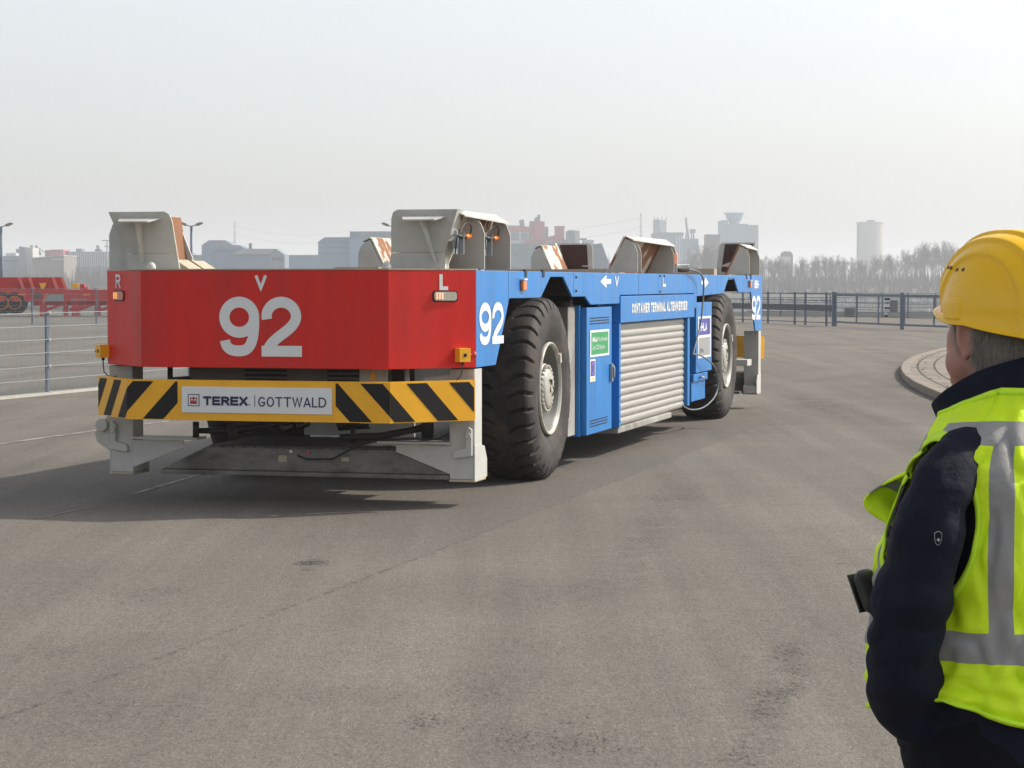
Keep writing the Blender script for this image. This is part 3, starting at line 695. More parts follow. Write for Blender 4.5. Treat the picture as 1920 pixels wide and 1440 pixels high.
def endguide(xo, s, y, g, h=2.185):
    # plate across the vehicle end; xo outer plane, s interior dir, y end, g=+1 if interior is +y
    mb = MB()
    lean = -.07 * g
    def P(a, z): k = max(0, (z - 1.87) / (h - 1.87)); return Vector((xo - a * s, y + lean * k, z))
    low = [P(.20, 1.752), P(.20, 1.87), P(.60, 1.87), P(.62, 1.752)]
    mb.prism(low, (0, .014 * g, 0))
    up = [P(.20, 1.872), P(.085, h), P(.53, h), P(.565, h - .02), P(.582, h - .07), P(.60, 1.872)]
    mb.prism(up, (0, .014 * g, 0)); a = mb.build('end_guide', M['grey'], AG)
    mb = MB(); mb.prism([P(.215, 1.90) + Vector((0, .02 * g, 0)), P(.12, h - .02) + Vector((0, .02 * g, 0)), P(.50, h - .02) + Vector((0, .02 * g, 0)), P(.54, 1.80) + Vector((0, .02 * g, 0)), P(.24, 1.77) + Vector((0, .02 * g, 0))], (0, .006 * g, 0)); mb.build('guide_liner', M['rust'], a)
    # side flange bent off the outer edge
    mb = MB(); mb.prism([P(.20, 1.752) , P(.20, 1.872), P(.085, h), P(.085, h) + Vector((-.0 * s, .16 * g, 0)), P(.20, 1.872) + Vector((0, .10 * g, 0)), P(.20, 1.752) + Vector((0, .10 * g, 0))][::-1], (.012 * s, 0, 0)); mb.build('flange', M['grey'], a)
    # shelf and rib on outer face
    mb = MB(); z = h - .055
    b = P(.33, z)
    mb.prism([b + Vector((-.17, 0, 0)), b + Vector((.17, 0, 0)), b + Vector((.12, -.14 * g, -.03)), b + Vector((-.12, -.14 * g, -.03))], (0, 0, .010)); mb.build('shelf', M['grey'], a)
    mb = MB(); t = P(.33, z - .01); u = P(.29, 1.80)
    mb.prism([t + Vector((0, -.002 * g, 0)), t + Vector((0, -.12 * g, -.02)), u + Vector((.03, -.045 * g, 0)), u + Vector((.03, -.002 * g, 0))], (.012, 0, 0)); mb.build('rib', M['grey'], a)
for (x, s) in ((-.02, 1), (-W_ + .02, -1)):
    sideguide(x, s, -.08 if s > 0 else -.0, 1.08 if s > 0 else 1.05, (.30, 1.05) if s > 0 else (-.0, .30, 1.03), 2.135, foot=.305 if s > 0 else .20)
    endguide(x, s, -.10, 1)
    sideguide(x, s, 5.95, 8.05, (5.95, 6.12, 7.86, 8.03), 2.065)
    sideguide(x, s, 13.05, 13.95, (13.05, 13.9), 2.10)
    endguide(x, s, 14.10, -1)
    mb = MB()   # low ramps on deck
    for (a, y) in ((.46, .05), (.24, .9)):
        xx = x - a * s; mb.prism([(xx, y, 1.74), (xx, y, 1.835), (xx - .05 * s, y, 1.835), (xx - .20 * s, y, 1.74)], (0, .05, 0)); 
        mb.prism([(xx, y + .05, 1.828), (xx - .05 * s, y + .05, 1.828), (xx - .20 * s, y + .05, 1.738), (xx, y + .05, 1.738)], (0, .22, 0))
    mb.build('deck_ramp', M['ochre'], AG, split=True)
mb = MB(); mb.box(-1.95, -.4, 12.6, 12.8, 1.74, 1.83); mb.box(-2.5, -.5, 8.4, 8.46, 1.74, 1.80); mb.box(-W_ + .35, -W_ + .5, 3.0, 5.0, 1.736, 1.76); mb.build('cross_beam', M['ochre'], AG, split=True)
mb = MB(); mb.box(-1.2, -.85, .3, .45, 1.738, 1.77); mb.box(-1.6, -1.5, 1.2, 1.6, 1.738, 1.765); mb.box(-.8, -.7, 1.2, 1.5, 1.738, 1.78); mb.build('cover_plate', M['ochre'], AG, split=True)
for x in (-.55, -W_ + .55):
    mb = MB(); mb.sphere((x + .0, -.42 if x > -1 else -.42, 1.76), (.035, .035, .045), 14, 8); mb.build('dome', M['grey'], AG)
# sensors in the bays
for y in (.02, .80):
    mb = MB(); mb.box(-.16, -.10, y - .0, y + .012, 1.86, 2.02, 0)
    mb.prism([(-.145, y - .14, 1.86), (-.145, y + .13, 1.86), (-.145, y + .13, 1.96), (-.145, y - .14, 1.96)], (.006, 0, 0), 0)
    mb.tube([(-.12, y - .13, 1.90), (-.12, y - .13, 2.03)], .016, 8, 0); mb.tube([(-.12, y - .12, 1.99), (-.12, y + .1, 1.99)], .018, 8, 2)
    mb.tube([(-.12, y + .1, 1.985), (-.12, y + .22, 2.0)], .02, 8, 1)
    mb.tube(smooth([(-.12, y - .16, 1.86), (-.10, y - .17, 1.98), (-.08, y - .08, 2.07), (-.08, y + .06, 2.09), (-.09, y + .17, 2.06), (-.11, y + .20, 2.0)], 4), .006, 6, 3)
    mb.build('sensor', [M['steel'], M['orange'], M['dark'], M['cable']], AG)
# ================================================================ ground
def gxy(u, v): # ground point seen at a photo pixel (site survey of the picture)
    th = math.atan(190 / 4300.0); f = 4300.0
    d = Vector((u - 960, f * math.cos(th) + (720 - v) * math.sin(th), -f * math.sin(th) + (720 - v) * math.cos(th)))
    t = -EYE / d.z; return (d.x * t, d.y * t)
am = bpy.data.materials.new('asphalt'); am.use_nodes = True; n = am.node_tree; b = n.nodes['Principled BSDF']
def N(t, **k):
    x = n.nodes.new(t)
    for a, v in k.items(): setattr(x, a, v)
    return x
tc = N('ShaderNodeTexCoord'); POS = tc.outputs['Object']
def noise_(scale, detail=6, rough=.6, stretch=None):
    t = N('ShaderNodeTexNoise'); t.inputs['Scale'].default_value = scale; t.inputs['Detail'].default_value = detail; t.inputs['Roughness'].default_value = rough
    if stretch:
        m_ = N('ShaderNodeMapping'); m_.inputs['Scale'].default_value = stretch[:3]
        if len(stretch) > 3: m_.inputs['Rotation'].default_value = (0, 0, stretch[3])
        n.links.new(POS, m_.inputs['Vector']); n.links.new(m_.outputs[0], t.inputs['Vector'])
    else: n.links.new(POS, t.inputs['Vector'])
    return t.outputs['Fac']
def mr(x, a, b_, c, d):
    r = N('ShaderNodeMapRange'); r.interpolation_type = 'SMOOTHSTEP'
    for i, v in zip(('From Min', 'From Max', 'To Min', 'To Max'), (a, b_, c, d)): r.inputs[i].default_value = v
    n.links.new(x, r.inputs['Value']); return r.outputs[0]
def mth(op, a, b_=None):
    m_ = N('ShaderNodeMath', operation=op)
    for i, v in enumerate((a, b_)):
        if v is None: continue
        if isinstance(v, (int, float)): m_.inputs[i].default_value = v
        else: n.links.new(v, m_.inputs[i])
    return m_.outputs[0]
sep = N('ShaderNodeSeparateXYZ'); n.links.new(POS, sep.inputs[0]); PX, PY = sep.outputs[0], sep.outputs[1]
wob = mth('MULTIPLY', mth('SUBTRACT', noise_(.6, 4), .5), .22)
def linedist(A, B_, wobble=True):
    # signed distance to the line AB and the position along it in metres
    d = Vector((B_[0] - A[0], B_[1] - A[1])); L = d.length; d /= L
    X = mth('SUBTRACT', PX, A[0]); Y = mth('SUBTRACT', PY, A[1])
    sd = mth('ADD', mth('MULTIPLY', X, d.y), mth('MULTIPLY', Y, -d.x))
    if wobble: sd = mth('ADD', sd, wob)
    al = mth('ADD', mth('MULTIPLY', X, d.x), mth('MULTIPLY', Y, d.y))
    return sd, al, L
def band(A, B_, hw, soft, wobble=True, s0=0, s1=None):
    sd, al, L = linedist(A, B_, wobble); a = mth('ABSOLUTE', sd)
    m_ = mr(a, hw, hw + soft, 1, 0)
    m_ = mth('MULTIPLY', m_, mr(al, -1.0 + s0, .5 + s0, 0, 1)); m_ = mth('MULTIPLY', m_, mr(al, L - .5, L + 1.5, 1, 0)); return m_
def mixc(a, bcol, fac):
    mx = N('ShaderNodeMix', data_type='RGBA')
    for i, v in (('A', a), ('B', bcol)):
        if isinstance(v, tuple): mx.inputs[i].default_value = (*v, 1)
        else: n.links.new(v, mx.inputs[i])
    if isinstance(fac, (int, float)): mx.inputs['Factor'].default_value = fac
    else: n.links.new(fac, mx.inputs['Factor'])
    return mx.outputs['Result']
base = mixc((0.139, 0.125, 0.105), (0.174, 0.157, 0.132), mr(noise_(.35, 8, .65), .3, .7, 0, 1))
base = mixc(base, (0.125, 0.110, 0.096), mth('MULTIPLY', mr(noise_(.11, 5, .6, (1, .35, 1, .3)), .48, .68, 0, 1), .35))
base = mixc(base, (0.235, 0.208, 0.175), mth('MULTIPLY', mr(noise_(.17, 5, .6, (.8, .25, 1, -.25)), .52, .7, 0, 1), .28))
trk = noise_(1.1, 5, .62, (1, .045, 1, R(15))); trk2 = noise_(3.2, 4, .6, (1, .03, 1, R(9)))
hv0 = N('ShaderNodeHueSaturation'); n.links.new(base, hv0.inputs['Color']); n.links.new(mth('MULTIPLY', mr(trk, .32, .68, .90, 1.08), mr(trk2, .3, .7, .91, 1.08)), hv0.inputs['Value']); base = hv0.outputs[0]
# paving seam and the darker lane to its left
SA, SB, SC = gxy(-60, 1372), gxy(960, 985), gxy(1310, 842)
sd, al, L = linedist(SA, SC, False); sdw = mth('ADD', sd, mth('MULTIPLY', wob, .15))
base = mixc(base, (0.118, 0.104, 0.092), mth('MULTIPLY', mth('MULTIPLY', mr(sdw, -.02, .04, 1, 0), mr(sdw, -2.4, -1.2, 0, 1)), mth('MULTIPLY', mr(al, 3, 9, 0, .62), mr(PY, 22, 30, 1, 0))))
base = mixc(base, (0.055, 0.05, 0.045), mth('MULTIPLY', mr(mth('ABSOLUTE', mth('ADD', sdw, mth('MULTIPLY', mth('SUBTRACT', noise_(11, 5, .8), .5), .07))), .004, .028, 1, 0), mth('MULTIPLY', mr(noise_(9, 6, .8), .44, .60, 0, .75), mr(al, 5, 9, 1, .25))))
DENS = None
for A, B_, hw, so_, k in ((gxy(1290, 905), gxy(1100, 1130), .02, .30, .4), (gxy(1490, 1200), gxy(1380, 1460), .02, .13, .8), (gxy(1250, 745), gxy(1640, 700), .02, .35, .35),
                          (gxy(1460, 740), gxy(1700, 800), .05, .5, .4), (gxy(1420, 640), gxy(1800, 655), .05, .9, .35), (gxy(1300, 830), gxy(1800, 660), .3, .9, .30), (gxy(0, 790), gxy(190, 775), .05, .3, .45), (gxy(0, 1010), gxy(260, 1002), .02, .06, .3)):
    sd, al, L = linedist(A, B_, True)
    f_ = mth('MULTIPLY', mth('MULTIPLY', mth('MULTIPLY', mr(mth('ABSOLUTE', sd), hw, hw + so_, 1, 0), mr(noise_(3.0, 6, .75), .35, .62, .1, 1)), mth('MULTIPLY', mr(al, -.3, .5, 0, 1), mr(al, L - .5, L + .3, 1, 0))), k)
    DENS = f_ if DENS is None else mth('ADD', DENS, f_); base = mixc(base, (0.05, 0.045, 0.04), mth('MULTIPLY', f_, .45))
# spots
for (u, v, ru, k) in ((582, 1056, .10, 1.0), (575, 1069, .03, .8), (790, 1355, .10, .55), (880, 1300, .2, .25), (640, 1310, .22, .2), (200, 1340, .25, .3), (920, 1280, .25, .25), (1000, 1100, .3, .35), (250, 1120, .3, .35), (120, 1225, .12, .5), (1500, 1290, .10, 1.0), (1050, 1400, .3, .5)):
    g = gxy(u, v); X = mth('SUBTRACT', PX, g[0]); Y = mth('MULTIPLY', mth('SUBTRACT', PY, g[1]), .7)
    dd = mth('SQRT', mth('ADD', mth('MULTIPLY', X, X), mth('MULTIPLY', Y, Y))); dd = mth('ADD', mth('ADD', dd, mth('MULTIPLY', wob, 2.0)), mth('MULTIPLY', mth('SUBTRACT', noise_(4, 6, .8, (1, .5, 1)), .5), ru * 3.2))
    f_ = mth('MULTIPLY', mr(dd, ru * .1, ru * 1.3, 1, 0), k); DENS = mth('ADD', DENS, f_); base = mixc(base, (0.045, 0.04, 0.037), mth('MULTIPLY', f_, .28))
# aggregate
ST = (1, .38, 1); grain = noise_(150, 3, .7, ST); g2 = noise_(62, 5, .8, ST); g3 = noise_(20, 6, .8, ST)
hv = N('ShaderNodeHueSaturation'); n.links.new(base, hv.inputs['Color'])
n.links.new(mth('MULTIPLY', mth('MULTIPLY', mr(grain, .3, .7, .74, 1.26), mr(g2, .3, .7, .70, 1.30)), mr(g3, .3, .7, .86, 1.14)), hv.inputs['Value'])
pit = mth('ADD', noise_(46, 4, .75, ST), mth('ADD', mth('MULTIPLY', DENS, .17), mth('MULTIPLY', mth('SUBTRACT', noise_(.45, 5, .65), .5), .22)))
col_ = mixc(hv.outputs[0], (0.030, 0.028, 0.027), mth('MULTIPLY', mr(pit, .60, .69, 0, 1), .85))
col_ = mixc(col_, (0.42, 0.40, 0.37), mr(noise_(60, 2, .5, ST), .76, .80, 0, .8))
n.links.new(col_, b.inputs['Base Color']); b.inputs['Roughness'].default_value = .9; b.inputs['Specular IOR Level'].default_value = .3
bp = N('ShaderNodeBump'); bp.inputs['Strength'].default_value = .55; bp.inputs['Distance'].default_value = .012
n.links.new(mth('ADD', mth('MULTIPLY', g2, .8), mth('MULTIPLY', noise_(160, 3, .7), .5)), bp.inputs['Height']); n.links.new(bp.outputs[0], b.inputs['Normal'])

QA, QB = Vector((-75, 168)), Vector((60, 84))    # quay edge
mb = MB(); mb.add([(-75, -12, 0), (60, -12, 0), (60, 84, 0), (-75, 168, 0)], [(0, 1, 2, 3)])
tag(mb.build('ground', am), kind='structure')
qd = (QB - QA).normalized(); qn = Vector((-qd.y, qd.x))
mb = MB()
a, c = QA - qn * .7, QB - qn * .7; a2, c2 = QA + qn * .02, QB + qn * .02
mb.prism([(a.x, a.y, .02), (c.x, c.y, .02), (c2.x, c2.y, .02), (a2.x, a2.y, .02)], (0, 0, .22))
tag(mb.build('quay_coping', mat('pale_coping', (.45, .44, .41), .8, var=.1)), 'pale concrete coping running along the quay edge beyond the railings', 'quay edge')
mb = MB(); mb.add([(QA.x, QA.y, -6), (QB.x, QB.y, -6), (QB.x, QB.y, 0), (QA.x, QA.y, 0)], [(0, 1, 2, 3)]); mb.add([(QB.x, QB.y, -6), (60, -12, -6), (60, -12, 0), (QB.x, QB.y, 0)], [(0, 1, 2, 3)]); mb.add([(QA.x, QA.y, -6), (-75, -12, -6), (-75, -12, 0), (QA.x, QA.y, 0)], [(0, 1, 2, 3)])
tag(mb.build('quay_wall', M['concrete']), 'concrete quay wall dropping from the yard to the river', 'wall')
wm = mat('river_water', (0.012, 0.022, 0.026), .015, bump=0, bs=1.5, spec=.5, stretch=(1, .35, 1))
mb = MB(); mb.add([(-3500, -400, -3.6), (3500, -400, -3.6), (3500, 6500, -3.6), (-3500, 6500, -3.6)], [(0, 1, 2, 3)])
tag(mb.build('water', wm), kind='structure')
bm_ = mat('grassy_bank', (.050, .055, .030), .95, var=.25, vs=.05, c2=(.075, .065, .04), mixlo=.4, mixhi=.6)
rows = []
for (y, z) in ((930, -4.2), (945, -3.2), (960, -1.2), (985, .2), (1100, .6), (2000, .8), (6400, .8)):
    rows.append([(x, y + 14 * noise.noise(Vector((x * .006, 0, 3))), z + (.8 * noise.noise(Vector((x * .01, y * .01, 1))) if z > -3 else 0)) for x in range(-3400, 3401, 50)])
mb = MB(); mb.grid(rows); tag(mb.build('far_bank', bm_), kind='structure')
# far strip of ground left of the river bend, behind the red carrier
# ---- road markings
wl = mat('worn_line_paint', (.31, .295, .265), .8, c2=(.16, .145, .125), vs=3, mixlo=.44, mixhi=.58, var=.1)
mb = MB()
def gstrip(A, B_, w_, z=.004):
    A, B_ = Vector(A), Vector(B_); d = (B_ - A).normalized(); q = Vector((-d.y, d.x)) * w_ / 2
    mb.add([(A.x - q.x, A.y - q.y, z), (B_.x - q.x, B_.y - q.y, z), (B_.x + q.x, B_.y + q.y, z), (A.x + q.x, A.y + q.y, z)], [(0, 1, 2, 3)])
gstrip(gxy(-200, 861), gxy(190, 806), .09); gstrip(gxy(192, 805.7), gxy(560, 759), .08)
gstrip(gxy(70, 973), gxy(170, 951), .02); gstrip(gxy(250, 927), gxy(420, 877), .05); gstrip(gxy(422, 876), gxy(700, 800), .06)
gstrip(gxy(1180, 805), gxy(1330, 803), .05); gstrip(gxy(1250, 786), gxy(1320, 785), .06)
for y0 in (628,): gstrip(gxy(1430, 614), gxy(1500, 617.5), .22); gstrip(gxy(1515, 616), gxy(1560, 617.5), .2)
for (u, v, l) in ((1488, 1043, .06), (1580, 1056, .05)): g = gxy(u, v); gstrip((g[0] - l / 2, g[1]), (g[0] + l / 2, g[1]), .02)
tag(mb.build('road_marking', wl), kind='structure')
mb = MB()
for u0, v0, u1, v1 in ((0, 668, 210, 664), (0, 690, 210, 684), (0, 624, 210, 622)): gstrip(gxy(u0 - 200, v0), gxy(u1 + 300, v1), .3)
tag(mb.build('tar_joint', mat('tar_joint', (.07, .065, .06), .8, var=.2)), kind='structure')
# ---- kerb and paved island (centre far right, radius 84 m)
CX, CY, RR = 89.85, 27.4, 84.0
def pol(r, a): return (CX - r * math.cos(a), CY + r * math.sin(a))
angs = [R(-6 + i * .17) for i in range(int(34 / .17))]
mb = MB()
for i in range(0, len(angs) - 6, 4):
    a0, a1 = angs[i], angs[i + 4] - R(.008)
    for (ra, rb, z) in ((RR, RR - .16, .125),):
        p = [pol(ra, a0), pol(ra, (a0 + a1) / 2), pol(ra, a1), pol(rb, a1), pol(rb, a0)]
        mb.prism([(q[0], q[1], 0) for q in p], (0, 0, z + random.uniform(-.004, .004)))
kerb = mb.build('kerb', mat('kerb_stone', (.25, .215, .17), .9, var=.2, vs=5, bump=.3), bevel=.015); tag(kerb, kind='structure')
pm = bpy.data.materials.new('block_paving'); pm.use_nodes = True; n = pm.node_tree; b = n.nodes['Principled BSDF']
uvn = N('ShaderNodeUVMap'); bt = N('ShaderNodeTexBrick'); n.links.new(uvn.outputs[0], bt.inputs['Vector'])
bt.inputs['Color1'].default_value = (.26, .215, .165, 1); bt.inputs['Color2'].default_value = (.21, .175, .14, 1); bt.inputs['Mortar'].default_value = (.05, .045, .035, 1)
bt.inputs['Scale'].default_value = 1; bt.inputs['Brick Width'].default_value = .55; bt.inputs['Row Height'].default_value = .30; bt.inputs['Mortar Size'].default_value = .022
tc = N('ShaderNodeTexCoord'); POS = tc.outputs['Object']; hv = N('ShaderNodeHueSaturation'); n.links.new(bt.outputs['Color'], hv.inputs['Color']); n.links.new(mth('MULTIPLY', mr(noise_(1.3, 6), .3, .7, .8, 1.2), mr(noise_(60, 4, .7), .3, .7, .85, 1.15)), hv.inputs['Value'])
n.links.new(hv.outputs[0], b.inputs['Base Color']); b.inputs['Roughness'].default_value = .9
me = bpy.data.meshes.new('paving'); vs, fs, uv = [], [], []
rr_ = [RR - .162 - j * 1.0 for j in range(26)]
for r in rr_:
    for a in angs: q = pol(r, a); vs.append((q[0], q[1], .118)); uv.append((a * RR, r))
na = len(angs)
for j in range(len(rr_) - 1):
    for i in range(na - 1): fs.append((j * na + i, j * na + i + 1, (j + 1) * na + i + 1, (j + 1) * na + i))
me.from_pydata(vs, [], fs); ul = me.uv_layers.new(name='uv')
for lp in me.loops: ul.data[lp.index].uv = uv[lp.vertex_index]
me.materials.append(pm); o = bpy.data.objects.new('pavement', me); col.objects.link(o); tag(o, kind='structure')
# litter: dead leaves along the kerb
leafm = mat('dead_leaf', (.07, .05, .03), .8)
mb = MB()
for i in range(90):
    a = R(random.uniform(0, 14)); r = RR - random.choice((.2, .3, 1.2, 1.6)) - random.random() * .3; q = pol(r, a); s_ = random.uniform(.015, .05); t = random.random() * 6
    mb.add([(q[0] + s_ * math.cos(t + k * 2.1), q[1] + s_ * math.sin(t + k * 2.1), .122 + .02 * random.random()) for k in range(3)], [(0, 1, 2)])
tag(mb.build('leaf_litter', leafm), 'dead leaves and grit scattered along the paved island edge', 'leaf litter', kind='stuff')

# ================================================================ fences, left
def mesh_fence(name, A, B_, hgt, spacing, first, wires, wv, label, group, rail=True):
    A, B_ = Vector(A), Vector(B_); d = (B_ - A); L = d.length; d /= L; q = Vector((-d.y, d.x))
    root = empty(name, (A.x, A.y, 0), math.atan2(d.y, d.x), label=label, cat='fence')
    mb = MB(); k = 0
    nv = int(L / .05)
    for i in range(nv):
        x = i * .05; r = wv
        mb.add([(x - r, -r, .03), (x + r, -r, .03), (x + r, r, .03), (x - r, r, .03), (x - r, -r, hgt), (x + r, -r, hgt), (x + r, r, hgt), (x - r, r, hgt)], [(0, 1, 5, 4), (1, 2, 6, 5), (2, 3, 7, 6), (3, 0, 4, 7)])
    for z in wires:
        for yy in (-.008, .008): mb.box(0, L, yy - .0045, yy + .0045, z - .005, z + .005)
    mb.build('wire_mesh', M['steel'], root)
    x = first
    while x < L:
        p = MB(); p.box(x - .03, x + .03, .012, .05, 0, hgt + .02)
        for z in wires[::2]: p.box(x - .025, x + .045, -.018, -.010, z - .02, z + .02, 1)
        p.build('post', [M['bluesteel'], M['steel']], root, .003); x += 2.51
    return root
wz = [.03 + .196 * i for i in range(7)]
mesh_fence('wire_mesh_fence', (-7.90, 30.4), (1.6, 62.4), 1.21, 2.51, 3.68, wz, .0019, 'near galvanised double wire fence with a blue grey post left of the striped bumper', None)
mb = MB(); d = Vector((9.5, 32)).normalized(); q = Vector((-d.y, d.x))
A = Vector((-8.3, 29.2)) - q * .14; mb.prism([(A.x, A.y, 0), (A.x + d.x * 38, A.y + d.y * 38, 0), (A.x + d.x * 38 + q.x * .25, A.y + d.y * 38 + q.y * .25, 0), (A.x + q.x * .25, A.y + q.y * .25, 0)], (0, 0, .028))
tag(mb.build('kerb', mat('pale_edging', (.42, .40, .34), .85, var=.15)), kind='structure')
mesh_fence('wire_mesh_fence', (-25.0, 90), (1.0, 90.5), 1.43, 2.51, 1.12, [.05 + .23 * i for i in range(7)], .0024, 'far galvanised wire fence standing in front of the red carrier across the yard', None)

# ================================================================ railings and gate, right
def railing(name, P, hgt, zs, rr, pr, label, posts, mt, cat='railing', group=None):
    root = empty(name, (P[0][0], P[0][1], 0), 0, label=label, cat=cat, group=group)
    O = Vector((P[0][0], P[0][1], 0)); mb = MB()
    for z in zs: mb.tube([Vector((a, c, z)) - O for a, c in P], rr, 6)
    mb.build('rail', mt, root)
    for (a, c) in posts:
        m2 = MB(); m2.box(a - O.x - pr, a - O.x + pr, c - O.y - pr, c - O.y + pr, 0, hgt); m2.build('post', mt, root)
    return root
def lerp2(A, B_, t): return (A[0] + (B_[0] - A[0]) * t, A[1] + (B_[1] - A[1]) * t)
RA, RB, RC, RD = (9.3, 97.2), (12.25, 87.2), (13.72, 80.7), (17.2, 70.5)
rl = railing('steel_railing', [RA, RB], 1.29, (.12, .62 + .35, 1.22), .018, .04, 'blue grey railing with a thick buffer rail left of the swing gate', [lerp2(RA, RB, t) for t in (.12, .38, .64, .74, .93)], M['bluesteel'])
O = Vector((RA[0], RA[1], 0)); mb = MB(); mb.prism([Vector((RA[0], RA[1] - .1, .56)) - O, Vector((RB[0], RB[1] - .1, .56)) - O, Vector((RB[0], RB[1] - .1, .80)) - O, Vector((RA[0], RA[1] - .1, .80)) - O], (0, .12, 0)); mb.build('buffer_rail', M['darkrail'], rl)
def gate(A, B_, label, tall):
    root = empty('steel_gate', (A[0], A[1], 0), math.atan2(B_[1] - A[1], B_[0] - A[0]), label=label, cat='gate')
    L = (Vector(B_) - Vector(A)).length; mb = MB()
    mb.box(.12, L - .06, -.03, .03, 1.14, 1.24); mb.box(.12, L - .06, -.025, .025, .13, .20)
    mb.box(.12, .19, -.025, .025, .2, 1.14); mb.box(L - .13, L - .06, -.025, .025, .2, 1.14); mb.build('gate_frame', M['bluesteel'], root)
    k = max(2, int(L / 2.6)); m2 = MB()
    for i in range(1, k + 1): x = .15 + (L - .2) * i / (k + 1); m2.box(x - .03, x + .03, -.02, .02, .2, 1.14)
    for z in (.42, .66, .90): m2.tube([(.15, 0, z), (L - .1, 0, z)], .009, 6)
    m2.build('infill_bar', M['bluesteel'], root, split=True)
    m3 = MB(); r = tall * .6; m3.box(-r, r, -r, r, 0, 1.31); m3.build('gate_post', M['bluesteel'], root, .01)
gate(RB, RC, 'blue grey swing gate leaf between the buffer rail and the middle post', .13)
gate(RC, RD, 'blue grey gate leaf running behind the yellow hard hat', .09)
def qpt(u): # point on a line 1.6 m inside the quay edge seen in column u
    k = (u - 960) / 4300.0; a = QA - qn * 1.0
    t = (k * a.y - a.x) / (qd.x - k * qd.y); p = a + qd * t; return (p.x, p.y)
us = (1416, 1463, 1510, 1556, 1607, 1654, 1702, 1754, 1806, 1860)
q0, q1 = qpt(1400), qpt(1900)
railing('quay_railing', [q0, q1], 1.17, (.25, .48, .70, .93, 1.15), .014, .028, 'thin grey safety railing along the river edge behind the gate', [qpt(u) for u in us], M['bluesteel'])
def at(u, v, D): return Vector(((u - 960) * D / 4300.0, D, EYE - (v - 530) * D / 4300.0))
p = gxy(1596, 594.5)
mb = MB(); mb.box(p[0] - .28, p[0] + .28, p[1], p[1] + .5, 0, .45); mb.box(p[0] + .14, p[0] + .285, p[1] - .01, p[1] + .01, .02, .44, 1); tag(mb.build('utility_box', [mat('grey_plastic', (.16, .17, .18), .6), M['steel']], bevel=.02), 'low dark grey utility box standing behind the swing gate', 'utility box')
p = gxy(1663, 595); root = empty('marker_post', (p[0], p[1], 0), label='white marker post with dark bands beside the brown cabinet at the quay', cat='marker post')
mb = MB(); mb.box(-.13, .13, -.06, .06, 0, .92); mb.build('post', M['white'], root)
mb = MB()
for z in (.02, .40, .82): mb.box(-.133, .133, -.065, -.061, z, z + .09)
mb.build('band', M['black'], root)
mb = MB()
for x in (-.08, -.02, .05): mb.box(x, x + .03, -.066, -.062, .66, .76)
mb.build('lettering', M['black'], root)
p = gxy(1676, 595); root = empty('electric_cabinet', (p[0], p[1], 0), label='brown grey electric cabinet beside the white marker post at the quay', cat='cabinet')
mb = MB(); mb.box(-.17, .17, -.1, .15, 0, .80); mb.build('body', mat('brown_grey_paint', (.17, .15, .15), .6), root, .01); mb = MB(); mb.box(-.18, .18, -.12, .17, .80, .83); mb.build('lid', M['steel'], root)

# ================================================================ red carrier across the yard
RC_ = empty('red_terminal_carrier', (0, 112, 0), 0, label='low red terminal carrier with sloped container guides parked behind the far fence', cat='terminal carrier')
k112 = 112 / 4300.0
def RX(u): return (u - 960) * k112
def RZ_(v): return EYE - (v - 530) * k112
mred = mat('far_red_paint', (.52, .014, .016), .5, var=.12, vs=1); mpk = mat('far_sunlit_red_edge', (.66, .14, .11), .5)  # the lighter red has the sun on the ribs painted in
mb = MB(); mb.box(RX(-60), RX(300), 0, 3.0, RZ_(566), RZ_(543)); mb.box(RX(60), RX(300), .3, 2.7, RZ_(573), RZ_(566)); mb.build('chassis', mred, RC_, .02)
mb = MB(); mb.prism([(RX(-60), .2, RZ_(543) + .002), (RX(125), .2, RZ_(543) + .002), (RX(113), .16, RZ_(520)), (RX(-60), .16, RZ_(520))], (0, .05, 0)); mb.build('guide_panel', mred, RC_)
for (u0, u1) in ((33, 44), (52, 63), (96, 107), (113, 124)):
    mb = MB(); mb.prism([(RX(u0), .10, RZ_(519.5)), (RX(u0 + 5), .10, RZ_(519.5)), (RX(u1 + 4), .06, RZ_(542.5)), (RX(u1 - 2), .06, RZ_(542.5))], (0, -.05, 0)); mb.build('guide_rib', mpk, RC_)
for (u, w_) in ((74, 13), (134, 14)):
    mb = MB(); x0, x1 = RX(u), RX(u + w_); mb.prism([(x0, .0, RZ_(531)), (x1, .0, RZ_(531)), (x1 - .1, 0, RZ_(542)), (x0 + .1, 0, RZ_(542))], (0, .25, 0)); mb.build('guide_cone', M['yellow'], RC_, .01)
for (u, w_, z) in ((150, 8, 533), (27, 6, 536), (160, 4, 538), (90, 6, 534)): mb = MB(); mb.box(RX(u), RX(u + w_), .1, .5, RZ_(543), RZ_(z)); mb.build('deck_fitting', mred, RC_)
for u in (4, 28):
    mb = MB(); c = (RX(u), .25, RZ_(567.5)); mb.lathe([(-.25, .28), (-.26, .50), (-.2, .56), (.2, .56), (.26, .50), (.25, .28)], c, 'y', 32); wh = mb.build('wheel', M['black'], RC_)
    mb = MB(); mb.lathe([(-.27, .32), (-.25, .31), (-.24, .27), (-.05, .25), (-.05, 0)], c, 'y', 24); mb.lathe([(-.262, .33), (-.272, .32), (-.262, .30)], c, 'y', 24, 1); mb.build('rim', [M['black'], M['orange']], wh)
for (u, w_, v) in ((74, 12, 596), (118, 8, 590), (134, 14, 595), (177, 10, 592), (240, 10, 594)):
    mb = MB(); x = RX(u); mb.box(x, x + w_ * k112, .1, .35, 0, RZ_(566)); 
    mb.prism([(x + .3, .12, RZ_(584)), (x + 1.1, .12, RZ_(573)), (x + 1.1, .12, RZ_(569)), (x + .3, .12, RZ_(578))], (0, .1, 0)); mb.build('support_leg', mred, RC_)
